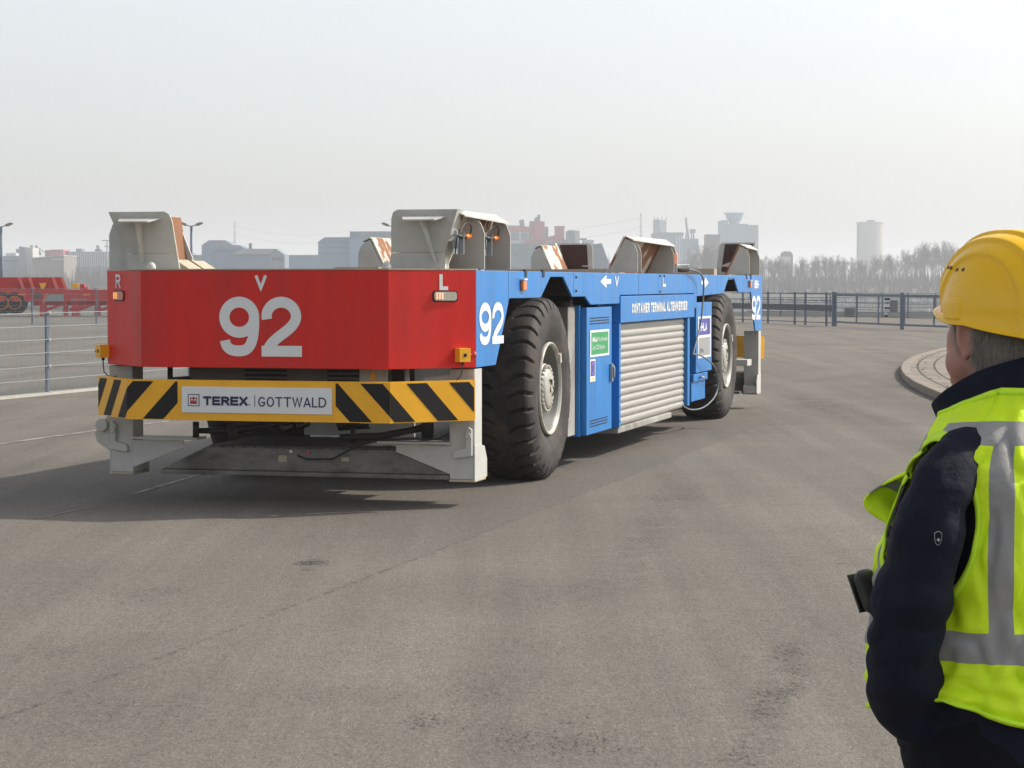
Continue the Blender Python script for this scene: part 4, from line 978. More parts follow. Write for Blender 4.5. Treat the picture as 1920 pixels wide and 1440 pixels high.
mb = MB(); mb.box(RX(84), RX(120), -.012, -.002, RZ_(565), RZ_(552)); mb.build('notice_plate', M['greysign'], RC_)
mb = MB(); mb.box(RX(66), RX(77), -.03, -.002, RZ_(560), RZ_(549)); mb.build('hatch', mat('dark_teal', (.05, .08, .09), .5), RC_)
mb = MB(); mb.box(RX(35), RX(48), -.02, -.002, RZ_(553.5), RZ_(550.5)); mb.box(RX(157), RX(169), -.02, -.002, RZ_(554), RZ_(551)); mb.build('marker_stripe', M['orange'], RC_)
mb = MB(); lettering(mb, 'SEACOM', (RX(134), -.006, RZ_(564)), UX, UZ, .12, .03, total=.75, wch=.8); G  # faded lettering
for c_ in (): pass
mb.build('lettering', M['greysign'], RC_)
mb = MB(); mb.prism([(RX(79), -.01, RZ_(567)), (RX(83), -.01, RZ_(569)), (RX(91), -.01, RZ_(551)), (RX(87), -.01, RZ_(549))], (0, -.04, 0)); mb.build('brace', mpk, RC_)

# ================================================================ lamp posts
lampm = mat('lamp_head_grey', (.30, .28, .26), .5)
def lamp(u, vt, D, heads, label):
    p = at(u, vt, D); root = empty('street_lamp', (p.x, D, 0), label=label, cat='street lamp', group='double headed lamps across the yard')
    H = p.z - .05; mb = MB(); mb.tube([(0, 0, 0), (0, 0, H)], [.09, .065], 12); mb.build('pole', M['bluesteel'], root)
    for s in heads:
        mb = MB(); mb.tube([(0, 0, H), (.18 * s, 0, H + .05), (.30 * s, 0, H + .12)], .03, 8)
        c = [(.22 * s, H + .04), (.34 * s, H + .02), (.60 * s, H + .13), (.66 * s, H + .20), (.50 * s, H + .24), (.26 * s, H + .15)]
        mb.prism([(x, -.12, z) for x, z in c], (0, .24, 0)); mb.build('lamp_head', lampm, root, .01)
lamp(360, 423, 125, (-1, 1), 'blue double headed lamp post just right of the left container guide')
lamp(4, 424, 125, (1, -1), 'blue lamp post at the extreme left edge of the photo')
lamp(738, 424, 125, (-1, 1), 'lamp post half hidden behind the middle container guide')
# ================================================================ far skyline
def fm(name, c, **k): return mat('far_' + name, c, .8, var=.08, vs=.15, **k)
F = dict(slate=fm('slate', (.17, .22, .28)), blue=fm('blue_cladding', (.15, .24, .34)), blue2=fm('light_blue_cladding', (.20, .33, .43)), white=fm('white_render', (.55, .55, .54)), grey=fm('grey_cladding', (.22, .27, .31)),  # slate, blue and silo tones are bluer and lighter, with haze mixed into the colour
         red=fm('red_brick', (.36, .10, .11)), red2=fm('light_red_render', (.50, .14, .14)), brown=fm('brown_wall', (.23, .19, .17)), green=fm('grey_green_roof', (.30, .38, .36)), dark=fm('dark_steel', (.07, .08, .09)),
         silo=fm('blue_grey_silo', (.16, .27, .37)), teal=fm('teal_band', (.12, .22, .24)), win=fm('dark_window', (.05, .06, .08)), conc=fm('pale_concrete', (.48, .46, .43)), roof=fm('light_grey_roof', (.36, .37, .37)))
def pr(D): return lambda u: (u - 960) * D / 4300.0, lambda v: EYE - (v - 530) * D / 4300.0
class Bld:
    def __init__(s, name, label, cat, u, D):
        s.X, s.Z = pr(D); s.D = D; s.o = Vector((s.X(u), D, 0.0)); s.k = D / 4300.0
        s.r = empty(name, s.o, label=label, cat=cat)
    def box(s, part, m, u0, u1, vt, vb=None, y0=0, dy=20):
        mb = MB(); z1 = s.Z(vt); z0 = -1.5 if vb is None else s.Z(vb)
        mb.box(s.X(u0) - s.o.x, s.X(u1) - s.o.x, y0, y0 + dy, z0, z1); return mb.build(part, F[m], s.r)
    def poly(s, part, m, pts, y0=0, dy=20):
        mb = MB(); mb.prism([(s.X(u) - s.o.x, y0, s.Z(v)) for u, v in pts], (0, dy, 0)); return mb.build(part, F[m], s.r)
    def rows(s, part, m, u0, u1, vt, vb, n, w_=.6, y=-.12):
        mb = MB()
        for i in range(n):
            a = u0 + (u1 - u0) * (i + .5 - w_ / 2) / n; b_ = u0 + (u1 - u0) * (i + .5 + w_ / 2) / n
            mb.box(s.X(a) - s.o.x, s.X(b_) - s.o.x, y, y + .1, s.Z(vb), s.Z(vt))
        return mb.build(part, F[m], s.r, split=part in ('window', 'column', 'roof_light'))
    def tube(s, part, m, pts, r, n=8):
        mb = MB(); mb.tube([(s.X(u) - s.o.x, y, s.Z(v)) for u, v, y in pts], r, n); return mb.build(part, F[m], s.r)
B = Bld('industrial_hall', 'low blue grey hall at the far left of the skyline', 'industrial building', 20, 1050)
B.box('wall', 'blue', -60, 38, 480, dy=60); B.box('roof_block', 'white', 3, 22, 474, 480, 10, 15); B.box('roof_block', 'slate', 5, 28, 465, 473.5, 30, 15); B.rows('window', 'win', -40, 34, 488, 491, 14)
B = Bld('silo_tower', 'tall narrow tower with a dark left face at the far left', 'tower', 48, 1040)
B.poly('wall', 'slate', [(37, 462), (48, 464), (48, 531), (37, 531)], dy=14); B.box('annex', 'conc', 48.2, 62, 464, y0=1, dy=13); B.rows('rib', 'white', 50, 62, 466, 500, 3, .3, .8)
B = Bld('harbour_crane', 'thin slewing harbour crane beside the narrow tower on the left', 'crane', 66, 1060)
B.box('cabin', 'grey', 62, 73, 471, 477, 0, 6); B.tube('mast', 'grey', [(60, 500, 3), (60, 463, 3)], .5); B.tube('jib', 'dark', [(66, 461, 3), (70, 468, 3), (75, 478, 3)], .55); B.tube('cable', 'dark', [(66, 461, 3), (84, 474, 3)], .18, 5); B.box('counterweight', 'dark', 57, 60, 460, 463, 1, 3)
B = Bld('conveyor_hall', 'long brown conveyor hall with a pale sloping roof edge', 'industrial building', 95, 1030)
B.poly('wall', 'brown', [(62, 485), (121, 480), (121, 531), (62, 531)], dy=30); B.poly('roof', 'conc', [(61, 483.5), (122, 478.5), (122, 480), (61, 485)], -1, 32); B.rows('window', 'white', 97, 120, 484, 488, 8, .6)
B = Bld('red_hall', 'red box shaped building on the left skyline', 'industrial building', 102, 1075)
B.box('wall', 'red2', 96, 120, 468, dy=16); B.box('side_wall', 'red', 84, 96, 469, y0=2, dy=14); B.rows('window', 'red', 101, 116, 471, 474, 2, .5)
B = Bld('ribbed_hall', 'white ribbed warehouse left of the left container guide', 'warehouse', 165, 1080)
B.box('wall', 'grey', 121, 340, 472, dy=50); B.rows('rib', 'white', 130, 340, 473, 500, 52, .42); B.box('side_wall', 'slate', 121, 130, 471, 499, -.3, .25); B.box('roof_unit', 'slate', 140, 151, 466, 472, 5, 8)
B.poly('roof_vent', 'dark', [(175, 471), (176, 467), (179, 467), (178, 459), (180, 460), (182, 467), (186, 468), (187, 471)], 5, 5)
B = Bld('gabled_factory', 'blue grey gabled factory with a small chimney behind the lamp post', 'factory', 455, 900)
for (pts, w_, rf) in (((379, 459, 408, 450, 432), 0, 0),):
    B.poly('wall', 'blue', [(379, 460), (412, 460), (412, 531), (379, 531)], dy=20); B.poly('roof', 'slate', [(378, 460), (392, 450.5), (422, 450.5), (438, 460), (412, 468), (407, 462)], 1, 18)
B.poly('wall', 'blue', [(408, 468), (452, 468), (465, 468), (452, 460.5), (470, 531), (408, 531)][:3] + [(466, 531), (408, 531)], -2, 20); B.poly('roof', 'slate', [(406, 469), (424, 460), (452, 460), (466, 469)], -3, 20)
B.poly('wall', 'blue', [(442, 477), (509, 477), (509, 531), (442, 531)], -6, 20); B.poly('gable_wall', 'grey', [(509, 477), (522, 467.5), (537, 478), (537, 531), (509, 531)], -6.5, 18)
B.poly('roof', 'roof', [(440, 477), (461, 467), (522, 467), (509, 477.5)], -7, 20); B.box('chimney', 'dark', 467.5, 472, 456, 470, 0, 3); B.rows('window', 'win', 513, 534, 482, 489, 5, .5, -6.7)
B = Bld('low_shed', 'long low pale shed between the two groups of blue halls', 'shed', 560, 930)
B.box('wall', 'blue2', 300, 900, 481, dy=20); B.box('roof', 'roof', 299, 901, 478, 480.9, -.5, 22)
B = Bld('blue_hall', 'light blue hall with a sloped roof left of the tall blue block', 'hall', 628, 880)
B.box('wall', 'blue2', 597, 657, 455, dy=25); B.poly('roof', 'blue', [(596, 454.9), (609, 445), (657, 445), (657, 454.9)], -.4, 26); B.rows('window_band', 'blue', 599, 654, 462, 465, 9, .85); B.rows('window_band', 'blue', 599, 654, 474, 477, 9, .85)
B = Bld('tall_block', 'tall blue grey block behind the middle container guide', 'industrial building', 700, 870)
B.box('wall', 'blue2', 656, 800, 449, dy=25); B.box('upper_wall', 'blue', 656, 674, 434, 448.9, 1, 20); B.box('upper_wall', 'grey', 674.2, 800, 434, 448.9, .5, 20); B.rows('rib', 'slate', 680, 760, 436, 448, 5, .1, .3)
B = Bld('green_roofed_store', 'large store with a pale green sloping roof behind the vehicle', 'store', 1000, 860)
B.box('wall', 'grey', 880, 1105, 500, dy=60); B.poly('roof', 'green', [(880, 500), (905, 456), (1060, 458), (1105, 500)], 2, 55); B.rows('roof_light', 'white', 955, 1000, 466, 468, 2, .12, 1.5)
B = Bld('flour_mill', 'red mill with towers and white lower walls behind the vehicle', 'mill', 1010, 1150)
B.box('wall', 'white', 940, 996, 432, dy=30); B.rows('window', 'grey', 954, 996, 437, 451, 2, .8); B.box('red_band', 'red2', 940, 997, 425, 434, -.6, 30); B.box('parapet', 'white', 940, 975, 422.8, 424.9, -.6, 30)
B.poly('hoist_house', 'slate', [(973, 413), (982, 411), (984, 424), (975, 424)], 4, 8); B.box('wall', 'red', 993, 1002, 415, y0=0, dy=26); B.box('tower', 'red2', 1002.2, 1021, 415.5, y0=.5, dy=26); B.poly('roof_house', 'slate', [(1001, 415), (1003, 408), (1008, 406), (1008, 402), (1013, 402), (1013, 415)], 6, 10)
B.box('wall', 'grey', 1021.2, 1028, 425, y0=2, dy=24); B.box('tower', 'red2', 1041, 1058, 425, y0=0, dy=20); B.box('roof_house', 'red', 1040, 1059, 424.2, 426, -.5, 21); B.box('wall', 'red', 984, 1086, 450, y0=-5, dy=15); B.poly('stair_roof', 'red', [(1021.3, 446), (1040.8, 441), (1040.8, 451), (1021.3, 451)], -2, 12); B.rows('window', 'white', 1023, 1080, 452, 455, 9, .3, -5.2)
B = Bld('grey_mill_block', 'grey and white mill block right of the red towers', 'mill', 1075, 1140)
B.poly('wall', 'slate', [(1062, 450), (1062, 434), (1066, 432), (1077, 432), (1077, 531), (1062, 531)], dy=18); B.box('end_wall', 'white', 1077.2, 1087, 432.5, y0=1, dy=17); B.rows('window', 'slate', 1080, 1086, 436, 438, 1, .3, .8)
B.box('annex', 'conc', 1093, 1113, 450, y0=0, dy=16); B.box('roof', 'brown', 1088, 1100, 447, 449.5, 0, 14); B.rows('window', 'slate', 1095, 1111, 455, 458, 3, .3)
B = Bld('dark_hopper', 'dark tapering hopper beside the white block behind the vehicle', 'hopper', 1127, 840)
B.poly('wall', 'slate', [(1113, 531), (1113, 458), (1128, 456), (1146, 505), (1146, 531)], dy=18)
B = Bld('grain_silo', 'pale silo building with a thin tower and white columns', 'silo', 1255, 1500)
B.box('wall', 'silo', 1228, 1280, 441, dy=40); B.box('roof_band', 'teal', 1227, 1281, 436, 441.5, -1, 42); B.box('tower', 'silo', 1228, 1237, 412, y0=3, dy=20); B.box('tower', 'white', 1237.2, 1250, 413, y0=5, dy=18); B.rows('column', 'white', 1266, 1280, 443, 500, 3, .5, -1.5)
for u in (1228, 1234, 1242, 1250): B.tube('mast', 'grey', [(u, 413, 8), (u, 407, 8)], .35, 5)
B = Bld('level_luffing_crane', 'pale luffing crane between the silo and the blue grey tower', 'crane', 1292, 1450)
B.tube('jib', 'grey', [(1285.5, 408, 0), (1287, 424, 0), (1290, 448, 0)], .8); B.tube('leg', 'grey', [(1284, 450, 0), (1288, 432, 0)], .5); B.tube('leg', 'grey', [(1297, 450, 0), (1295, 434, 0)], .5); B.tube('leg', 'grey', [(1301, 450, 0), (1299, 434, 0)], .5); B.box('cabin', 'slate', 1293, 1303, 430, 437, -2, 5)
B.box('quay_store', 'blue', 1281, 1308, 448, y0=-5, dy=20)
B = Bld('elevator_tower', 'blue grey silo tower with a flared round head', 'silo tower', 1385, 1600)
B.box('wall', 'silo', 1365, 1402, 420, dy=40); B.box('side_tower', 'silo', 1353, 1364.8, 413, y0=2, dy=30); B.box('side_tower', 'grey', 1402.2, 1422, 422, y0=3, dy=34); B.rows('rib', 'blue2', 1403, 1422, 425, 500, 3, .4, 2)
mb = MB(); k = 1600 / 4300.0; cz = lambda v: EYE - (v - 530) * k
mb.lathe([(cz(424), 9 * k), (cz(416), 10 * k), (cz(409), 15 * k), (cz(405), 16 * k), (cz(400.5), 17 * k), (cz(400), 20 * k), (cz(398), 20 * k), (cz(397.9), 0)], ((1380 - 1385) * k, 16, 0), 'z', 28, smooth=False); mb.build('tower_head', F['silo'], B.r)
B = Bld('storage_tank', 'large round white storage tank above the bare trees', 'tank', 1634, 1700)
k = 1700 / 4300.0; cz = lambda v: EYE - (v - 530) * k; mb = MB(); mb.lathe([(-1.5, 25 * k), (cz(419), 25 * k), (cz(419), 26 * k), (cz(416), 26 * k), (cz(415.9), 0)], (0, 10, 0), 'z', 48, smooth=False); mb.build('tank_shell', F['conc'], B.r)
B.box('roof_house', 'grey', 1628, 1641, 412.5, 416, 6, 8); B.tube('ladder', 'grey', [(1609, 520, 5), (1609, 420, 5)], .5, 5)
B = Bld('farm_building', 'small dark building with a white wall among the trees', 'building', 1475, 1300); B.poly('wall', 'dark', [(1467, 480), (1468, 474), (1472, 471), (1482, 472), (1486, 478), (1486, 531), (1467, 531)], dy=12); B.box('annex', 'white', 1461, 1480, 481, y0=-4, dy=3.8)
B = Bld('brown_block', 'brown block half hidden by bare trees left of the silo tower', 'building', 1337, 1250); B.box('wall', 'brown', 1324, 1350, 441, dy=16); B.rows('window', 'slate', 1326, 1348, 446, 449, 6, .4)
B.box('roof', 'slate', 1323.5, 1350.5, 439.8, 440.9, -.5, 17)
# ---- pylons
def pylon(u, vt, D, w_, label, mast=False):
    X, Z = pr(D); H = Z(vt); root = empty('power_pylon', (X(u), D, 0), label=label, cat='pylon', group='power pylons on the skyline'); k = D / 4300.0; hw = w_ * k / 2
    mb = MB(); r = .09 * D / 1000
    for sx in (-1, 1):
        for sy in (-1, 1): mb.tube([(sx * hw, sy * hw, 0), (sx * hw * .35, sy * hw * .35, H)], r, 4)
    n_ = 14
    for i in range(n_):
        z0, z1 = H * i / n_, H * (i + 1) / n_; a = hw * (1 - .65 * i / n_); c = hw * (1 - .65 * (i + 1) / n_)
        for sy in (-1, 1): mb.tube([(-a, sy * a, z0), (c, sy * c, z1)], r * .6, 3); mb.tube([(a, sy * a, z0), (-c, sy * c, z1)], r * .6, 3)
    mb.build('lattice', F['grey'], root)
    if not mast:
        for f in (.66, .80, .93):
            mb = MB(); mb.tube([(-hw * 1.5, 0, H * f), (0, 0, H * f + hw * .5), (hw * 1.5, 0, H * f)], r, 4); mb.build('cross_arm', F['grey'], root)
    return Vector((X(u), D, H * .8))
pa = pylon(441, 414, 1700, 5, 'lattice pylon above the gabled blue factory')
pb = pylon(740, 400, 1500, 5, 'lattice pylon behind the middle container guide')
pc = pylon(1201, 400, 1400, 4.5, 'lattice pylon left of the pale grain silo')
root = empty('timber_pole', (at(202, 0, 1000).x, 1000, 0), label='small cross armed power pole beside the left container guide', cat='power pole')
mb = MB(); Hh = at(0, 451, 1000).z; mb.tube([(0, 0, 0), (0, 0, Hh)], .3, 6); mb.build('pole', F['grey'], root); mb = MB(); mb.tube([(-2.2, 0, Hh), (2.2, 0, Hh)], .22, 5); mb.tube([(-1.2, 0, Hh - 2.5), (1.2, 0, Hh - 2.5)], .2, 5); mb.build('cross_arm', F['grey'], root)
for i, (A, B_, lab) in enumerate(((pa, pb, 'thin power lines hanging between the two left pylons'), (pb, pc, 'thin power lines hanging between the middle and right pylons'))):
    for j, dz in enumerate((0, 6)):
        mb = MB(); pts = []
        for t in range(25): f = t / 24; q = A.lerp(B_, f); pts.append((q.x, q.y, q.z + dz - 9 * 4 * f * (1 - f)))
        mb.tube(pts, .07, 4); o = mb.build('power_line', F['grey']); tag(o, lab, 'power line', 'power lines between the pylons')
# ---- bare trees on the far bank
barkm = mat('bare_branch', (.060, .050, .040), .9); twigm = mat('bare_twig', (.072, .060, .048), .9)
def bare_tree(seed, H, spread):
    rnd = random.Random(seed); T = MB(); Cc = MB()
    def seg(mb, a, c, ra, rc):
        d = (c - a).normalized(); u = d.orthogonal().normalized(); v = d.cross(u); vs = []
        for p, r in ((a, ra), (c, rc)):
            for k in range(3): an = 2.094 * k; vs.append(p + (u * math.cos(an) + v * math.sin(an)) * r)
        mb.add(vs, [(0, 1, 4, 3), (1, 2, 5, 4), (2, 0, 3, 5)])
    def grow(p, d, L, r, lev):
        nseg = 3 if lev else 6; q = p
        for i in range(nseg):
            d2 = (d + Vector((rnd.uniform(-1, 1), rnd.uniform(-1, 1), rnd.uniform(-.3, .5))) * .14).normalized()
            e = q + d2 * L / nseg; seg(T if lev < 1 else Cc, q, e, r * (1 - .75 * i / nseg), r * (1 - .75 * (i + 1) / nseg)); q = e; d = d2
            if lev < 4 and i > 0 or (0 < lev < 4):
                for _ in range((2 if lev < 3 else 1) if lev else rnd.choice((1, 2))):
                    a = rnd.uniform(0, 6.28); o = d.orthogonal().normalized(); o = (o * math.cos(a) + d.cross(o) * math.sin(a))
                    nd = (d + o * rnd.uniform(.45, .95) * spread + Vector((0, 0, .25))).normalized()
                    grow(q, nd, L * rnd.uniform(.52, .75) * (1 if lev else .62 * (1.15 - .5 * i / nseg)), max(r * .5, .03), lev + 1)
        if lev < 4: grow(q, d, L * (.6 if lev else .4), max(r * .5, .03), lev + 1)
    n_ = rnd.choice((1, 1, 2))
    for i in range(n_): grow(Vector((rnd.uniform(-1, 1) * (n_ - 1), 0, 0)), Vector((rnd.uniform(-.15, .15), rnd.uniform(-.1, .1), 1)).normalized(), H * .62, H * .016, 0)
    return T.mesh('trunk', [barkm], False), Cc.mesh('crown', [twigm], False)
protos = [bare_tree(40 + i, 17, sp) for i, sp in enumerate((.8, 1.0, .7, 1.1, .9, .75))]
def htree(u):
    pts = [(-40, 500), (60, 503), (120, 497), (210, 498), (300, 500), (520, 494), (700, 494), (940, 492), (1290, 478), (1315, 452), (1345, 446), (1360, 470), (1430, 480), (1475, 480), (1520, 476), (1560, 467), (1590, 478), (1650, 473), (1690, 466), (1735, 446), (1765, 446), (1790, 462), (1960, 470)]
    for a, c in zip(pts, pts[1:]):
        if a[0] <= u <= c[0]: return a[1] + (c[1] - a[1]) * (u - a[0]) / (c[0] - a[0])
    return 480
rnd = random.Random(5); u = -30; k = 0; where = []
while u < 1950:
    if 215 < u < 1280 and not (330 < u < 740): u += 30; continue
    D = rnd.uniform(985, 1100); vt = htree(u) + 4 + rnd.uniform(-6, 6); z = EYE - (vt - 530) * D / 4300.0
    where.append((u, D, z)); u += rnd.uniform(7, 12) if u > 1280 else rnd.uniform(9, 17)
def place(u):
    if u < 215: return 'at the left end of the skyline'
    if u < 760: return 'in front of the blue halls'
    if u < 1440: return 'below the silo towers'
    if u < 1600: return 'between the silo tower and the tank'
    if u < 1700: return 'under the round white tank'
    return 'left of and behind the hard hat'
for (u, D, z) in where:
    T, Cc = protos[k % 6]; k += 1
    mx = 20.5 if False else max(v.co.z for v in Cc.vertices) if k <= 6 else hs_[(k - 1) % 6]
    if k <= 6: hs_ = (hs_ if k > 1 else []) + [mx]
    s_ = z / mx
    root = empty('bare_tree', ((u - 960) * D / 4300.0, D, .3), rnd.uniform(0, 6.28), label='leafless grey brown tree %s' % place(u), cat='tree', group='bare trees on the far bank ' + place(u))
    root.scale = (s_ * rnd.uniform(.85, 1.1), s_ * rnd.uniform(.85, 1.1), s_)
    for nm, me in (('trunk', T), ('crown', Cc)): c = bpy.data.objects.new(nm, me); col.objects.link(c); c.parent = root
# undergrowth on the bank
mb = MB(); um = mat('undergrowth', (.034, .044, .024), .95, c2=(.060, .052, .036), vs=.2, var=.2)
for i in range(9000):
    x = rnd.uniform(-260, 260); y = rnd.uniform(946, 1120); hgt = rnd.uniform(2.5, 13.0) * min(1, .3 + (y - 946) / 40) * (.7 + .6 * noise.noise(Vector((x * .03, y * .02, 0))))
    for j in range(3):
        a = rnd.uniform(0, 6.28); w_ = rnd.uniform(.12, .55); xx, yy = x + rnd.uniform(-2, 2), y + rnd.uniform(-2, 2); lx = rnd.uniform(-1, 1)
        mb.add([(xx - w_ * math.cos(a), yy - w_ * math.sin(a), -2.5), (xx + w_ * math.cos(a), yy + w_ * math.sin(a), -2.5), (xx + lx, yy, hgt * rnd.uniform(.6, 1.2))], [(0, 1, 2)])
tag(mb.build('undergrowth', um, fix=False), 'tangled brush and saplings covering the far river bank', 'undergrowth', kind='stuff')
# ================================================================ the man in the foreground
MC = Vector((0.874, 4.0, 0)); MR = R(50)
man = empty('person', MC, MR, label='person seen from behind in yellow hard hat, navy jacket and yellow green safety vest', cat='person')
skin = mat('skin', (.36, .17, .12), .5, var=.12, vs=14, c2=(.42, .20, .15), mixlo=.4, mixhi=.6, bump=.15, bs=300); skin.node_tree.nodes['Principled BSDF'].inputs['Subsurface Weight'].default_value = .12; skin.node_tree.nodes['Principled BSDF'].inputs['Subsurface Radius'].default_value = (.02, .008, .005)
navy = mat('navy_softshell', (.0055, .0075, .019), .8, spec=.25, var=.25, vs=6, bump=.75, bs=13); navy.node_tree.nodes['Principled BSDF'].inputs['Sheen Weight'].default_value = .0
trou = mat('dark_trousers', (.004, .0045, .007), .85, spec=.2, bump=.2, bs=200)
vestm = mat('high_visibility_fabric', (.70, .96, .004), .6, var=.05, vs=5, bump=.55, bs=15); vb = vestm.node_tree.nodes['Principled BSDF']
refl = mat('reflective_tape', (.30, .295, .285), .65, metal=.0, var=.07, vs=8, bump=.4, bs=16)
hatm = mat('yellow_helmet_plastic', (.92, .53, .002), .27, var=.02, vs=8, spec=.45)
hairm = mat('grey_hair', (.19, .165, .14), .55, var=.25, vs=60)
def lattice_remesh(mb, name, m, parent, voxel, smooth=6, disp=None):
    me = mb.mesh(name, [m]); t = bpy.data.objects.new(name, me); col.objects.link(t)
    r = t.modifiers.new('r', 'REMESH'); r.mode = 'VOXEL'; r.voxel_size = voxel; r.use_smooth_shade = True
    s_ = t.modifiers.new('s', 'SMOOTH'); s_.iterations = smooth; s_.factor = .5
    dg = bpy.context.evaluated_depsgraph_get(); me2 = bpy.data.meshes.new_from_object(t.evaluated_get(dg)); bpy.data.objects.remove(t)
    if disp:
        nr = [v.normal.copy() for v in me2.vertices]
        for v, q in zip(me2.vertices, nr): v.co += q * disp(v.co)
    me2.materials.clear(); me2.materials.append(m)
    for p in me2.polygons: p.use_smooth = True
    o = bpy.data.objects.new(name, me2); col.objects.link(o); o.parent = parent; return o
def rings(mb, secs, n=40, cap=True):
    # secs: (cx, cy, z, hw, hfront, hback)
    rows = []
    for (cx, cy, z, a, f_, b_) in secs:
        row = []
        for k in range(n):
            t = 2 * math.pi * k / n; c, s_ = math.cos(t), math.sin(t); e = .82
            x = a * math.copysign(abs(c) ** e, c); y = (f_ if s_ > 0 else b_) * math.copysign(abs(s_) ** e, s_); row.append((cx + x, cy + y, z))
        rows.append(row)
    mb.grid(rows, wrap=True)
    if cap:
        mb.add(rows[0], [list(range(n))[::-1]]); mb.add(rows[-1], [list(range(n))])
def limb(mb, pts, rs, n=20):
    # smooth chain with round ends
    P = [Vector(p) for p in pts]; Q, S = [], []
    for i in range(len(P) - 1):
        p0 = P[max(i - 1, 0)]; p1 = P[i]; p2 = P[i + 1]; p3 = P[min(i + 2, len(P) - 1)]
        for k in range(5):
            t = k / 5; t2, t3 = t * t, t * t * t
            Q.append(.5 * ((2 * p1) + (p2 - p0) * t + (2 * p0 - 5 * p1 + 4 * p2 - p3) * t2 + (3 * p1 - p0 - 3 * p2 + p3) * t3)); S.append(rs[i] + (rs[i + 1] - rs[i]) * t)
    Q.append(P[-1]); S.append(rs[-1]); mb.tube(Q, S, n)
    mb.sphere(Q[0], S[0] * .98, 20, 12); mb.sphere(Q[-1], S[-1] * .98, 20, 12)
HC = Vector((0, .040, 1.575))     # head centre, before the head is turned
HSH = Vector((.006, -.008, 0))
def turn_head(o):
    # the head is turned a little further to the right than the trunk
    for v in o.data.vertices:
        f_ = min(1, max(0, (v.co.z - 1.42) / .045)); f_ = f_ * f_ * (3 - 2 * f_)
        if f_ > 0: v.co = Matrix.Rotation(R(-17) * f_, 3, 'Z') @ (v.co - HC) + HC + HSH * f_
    o.data.update()
# ---- body (head, neck, trunk, arms, hands, legs in one surface)
mb = MB()
rings(mb, [(0, .0, .80, .15, .11, .11), (0, 0, .95, .165, .12, .11), (0, 0, 1.1, .15, .12, .10), (0, 0, 1.25, .17, .12, .11), (0, 0, 1.36, .17, .09, .10), (0, 0, 1.42, .09, .06, .07), (0, .01, 1.45, .065, .06, .065)])
rings(mb, [(0, .0, 1.38, .075, .065, .075), (0, .015, 1.44, .068, .062, .07), (0, .022, 1.50, .068, .062, .072), (0, .025, 1.56, .068, .055, .075)])
mb.sphere(HC + Vector((0, -.006, .035)), (.077, .098, .098), 36, 24)       # cranium
mb.sphere(HC + Vector((0, .030, -.035)), (.067, .070, .090), 32, 20)       # face
mb.sphere(HC + Vector((0, .048, -.092)), (.050, .050, .036), 24, 14)       # jaw and chin
for s in (-1, 1):
    mb.sphere(HC + Vector((s * .045, .030, -.062)), (.030, .046, .040), 20, 12)   # cheek
    mb.sphere(HC + Vector((s * .032, .085, .022)), (.026, .014, .010), 14, 8)     # brow
    e0 = HC + Vector((s * .077, -.003, -.024)); rot = Matrix.Rotation(R(-14) , 3, 'X') @ Matrix.Rotation(s * R(-34), 3, 'Z')
    for i in range(22):   # ear helix
        a = R(-60 + i * 290 / 21 * 1.0); mb.sphere(e0 + rot @ Vector((s * (.007 + .004 * math.sin(a)), -.015 * math.cos(a) * 1.0 - .002, .031 * math.sin(a) + .002)), .0062, 8, 6)
    mb.sphere(e0 + rot @ Vector((s * .001, .0, .0)), (.006, .015, .026), 12, 8)
    mb.sphere(e0 + rot @ Vector((s * .005, .006, -.026)), (.0065, .008, .010), 10, 8)  # lobe
mb.tube([HC + Vector((0, .092, .012)), HC + Vector((0, .112, -.020)), HC + Vector((0, .106, -.034))], [.008, .014, .011], 12)
for s in (-1, 1): mb.sphere(HC + Vector((s * .012, .100, -.030)), .009, 10, 8)
mb.sphere(HC + Vector((0, .092, -.056)), (.024, .010, .0055), 14, 8); mb.sphere(HC + Vector((0, .090, -.066)), (.020, .010, .006), 14, 8)
ARM = {-1: [(-.208, .004, 1.345), (-.262, .018, 1.235), (-.266, .056, 1.062), (-.215, .080, .945), (-.165, .062, .890)], 1: [(.205, -.012, 1.345), (.262, .0, 1.22), (.268, .03, 1.06), (.215, .08, .945), (.165, .062, .89)]}
for s in (-1, 1):
    limb(mb, ARM[s], [.032, .042, .040, .034, .027])
    h0 = Vector(ARM[s][-1]); dn = (h0 - Vector(ARM[s][-2])).normalized()
    mb.sphere(h0 + dn * .045, (.022, .040, .048), 16, 10)
    for j, (dy, L) in enumerate(((-.028, .062), (-.010, .072), (.010, .068), (.027, .052))):
        b0 = h0 + dn * .075 + Vector((0, dy, 0)); limb(mb, [b0, b0 + dn * L * .5 + Vector((s * -.004, 0, 0)), b0 + dn * L + Vector((s * -.016, 0, 0))], [.0095, .0088, .0075], 10)
    b0 = h0 + dn * .03 + Vector((s * -.012, .032, 0)); limb(mb, [b0, b0 + dn * .03 + Vector((0, .020, 0)), b0 + dn * .058 + Vector((0, .024, 0))], [.011, .010, .0085], 10)
    limb(mb, [(s * .09, 0, .88), (s * .10, .01, .50), (s * .105, -.01, .12)], [.095, .062, .042])
    mb.sphere((s * .11, .05, .05), (.042, .12, .042), 16, 10)
body = lattice_remesh(mb, 'body', skin, man, .0052, 4); turn_head(body)
for s in (-1, 1): m2 = MB(); m2.sphere(HC + Vector((s * .032, .078, .004)), .0115, 14, 10); turn_head(m2.build('eye', M['white'], man))
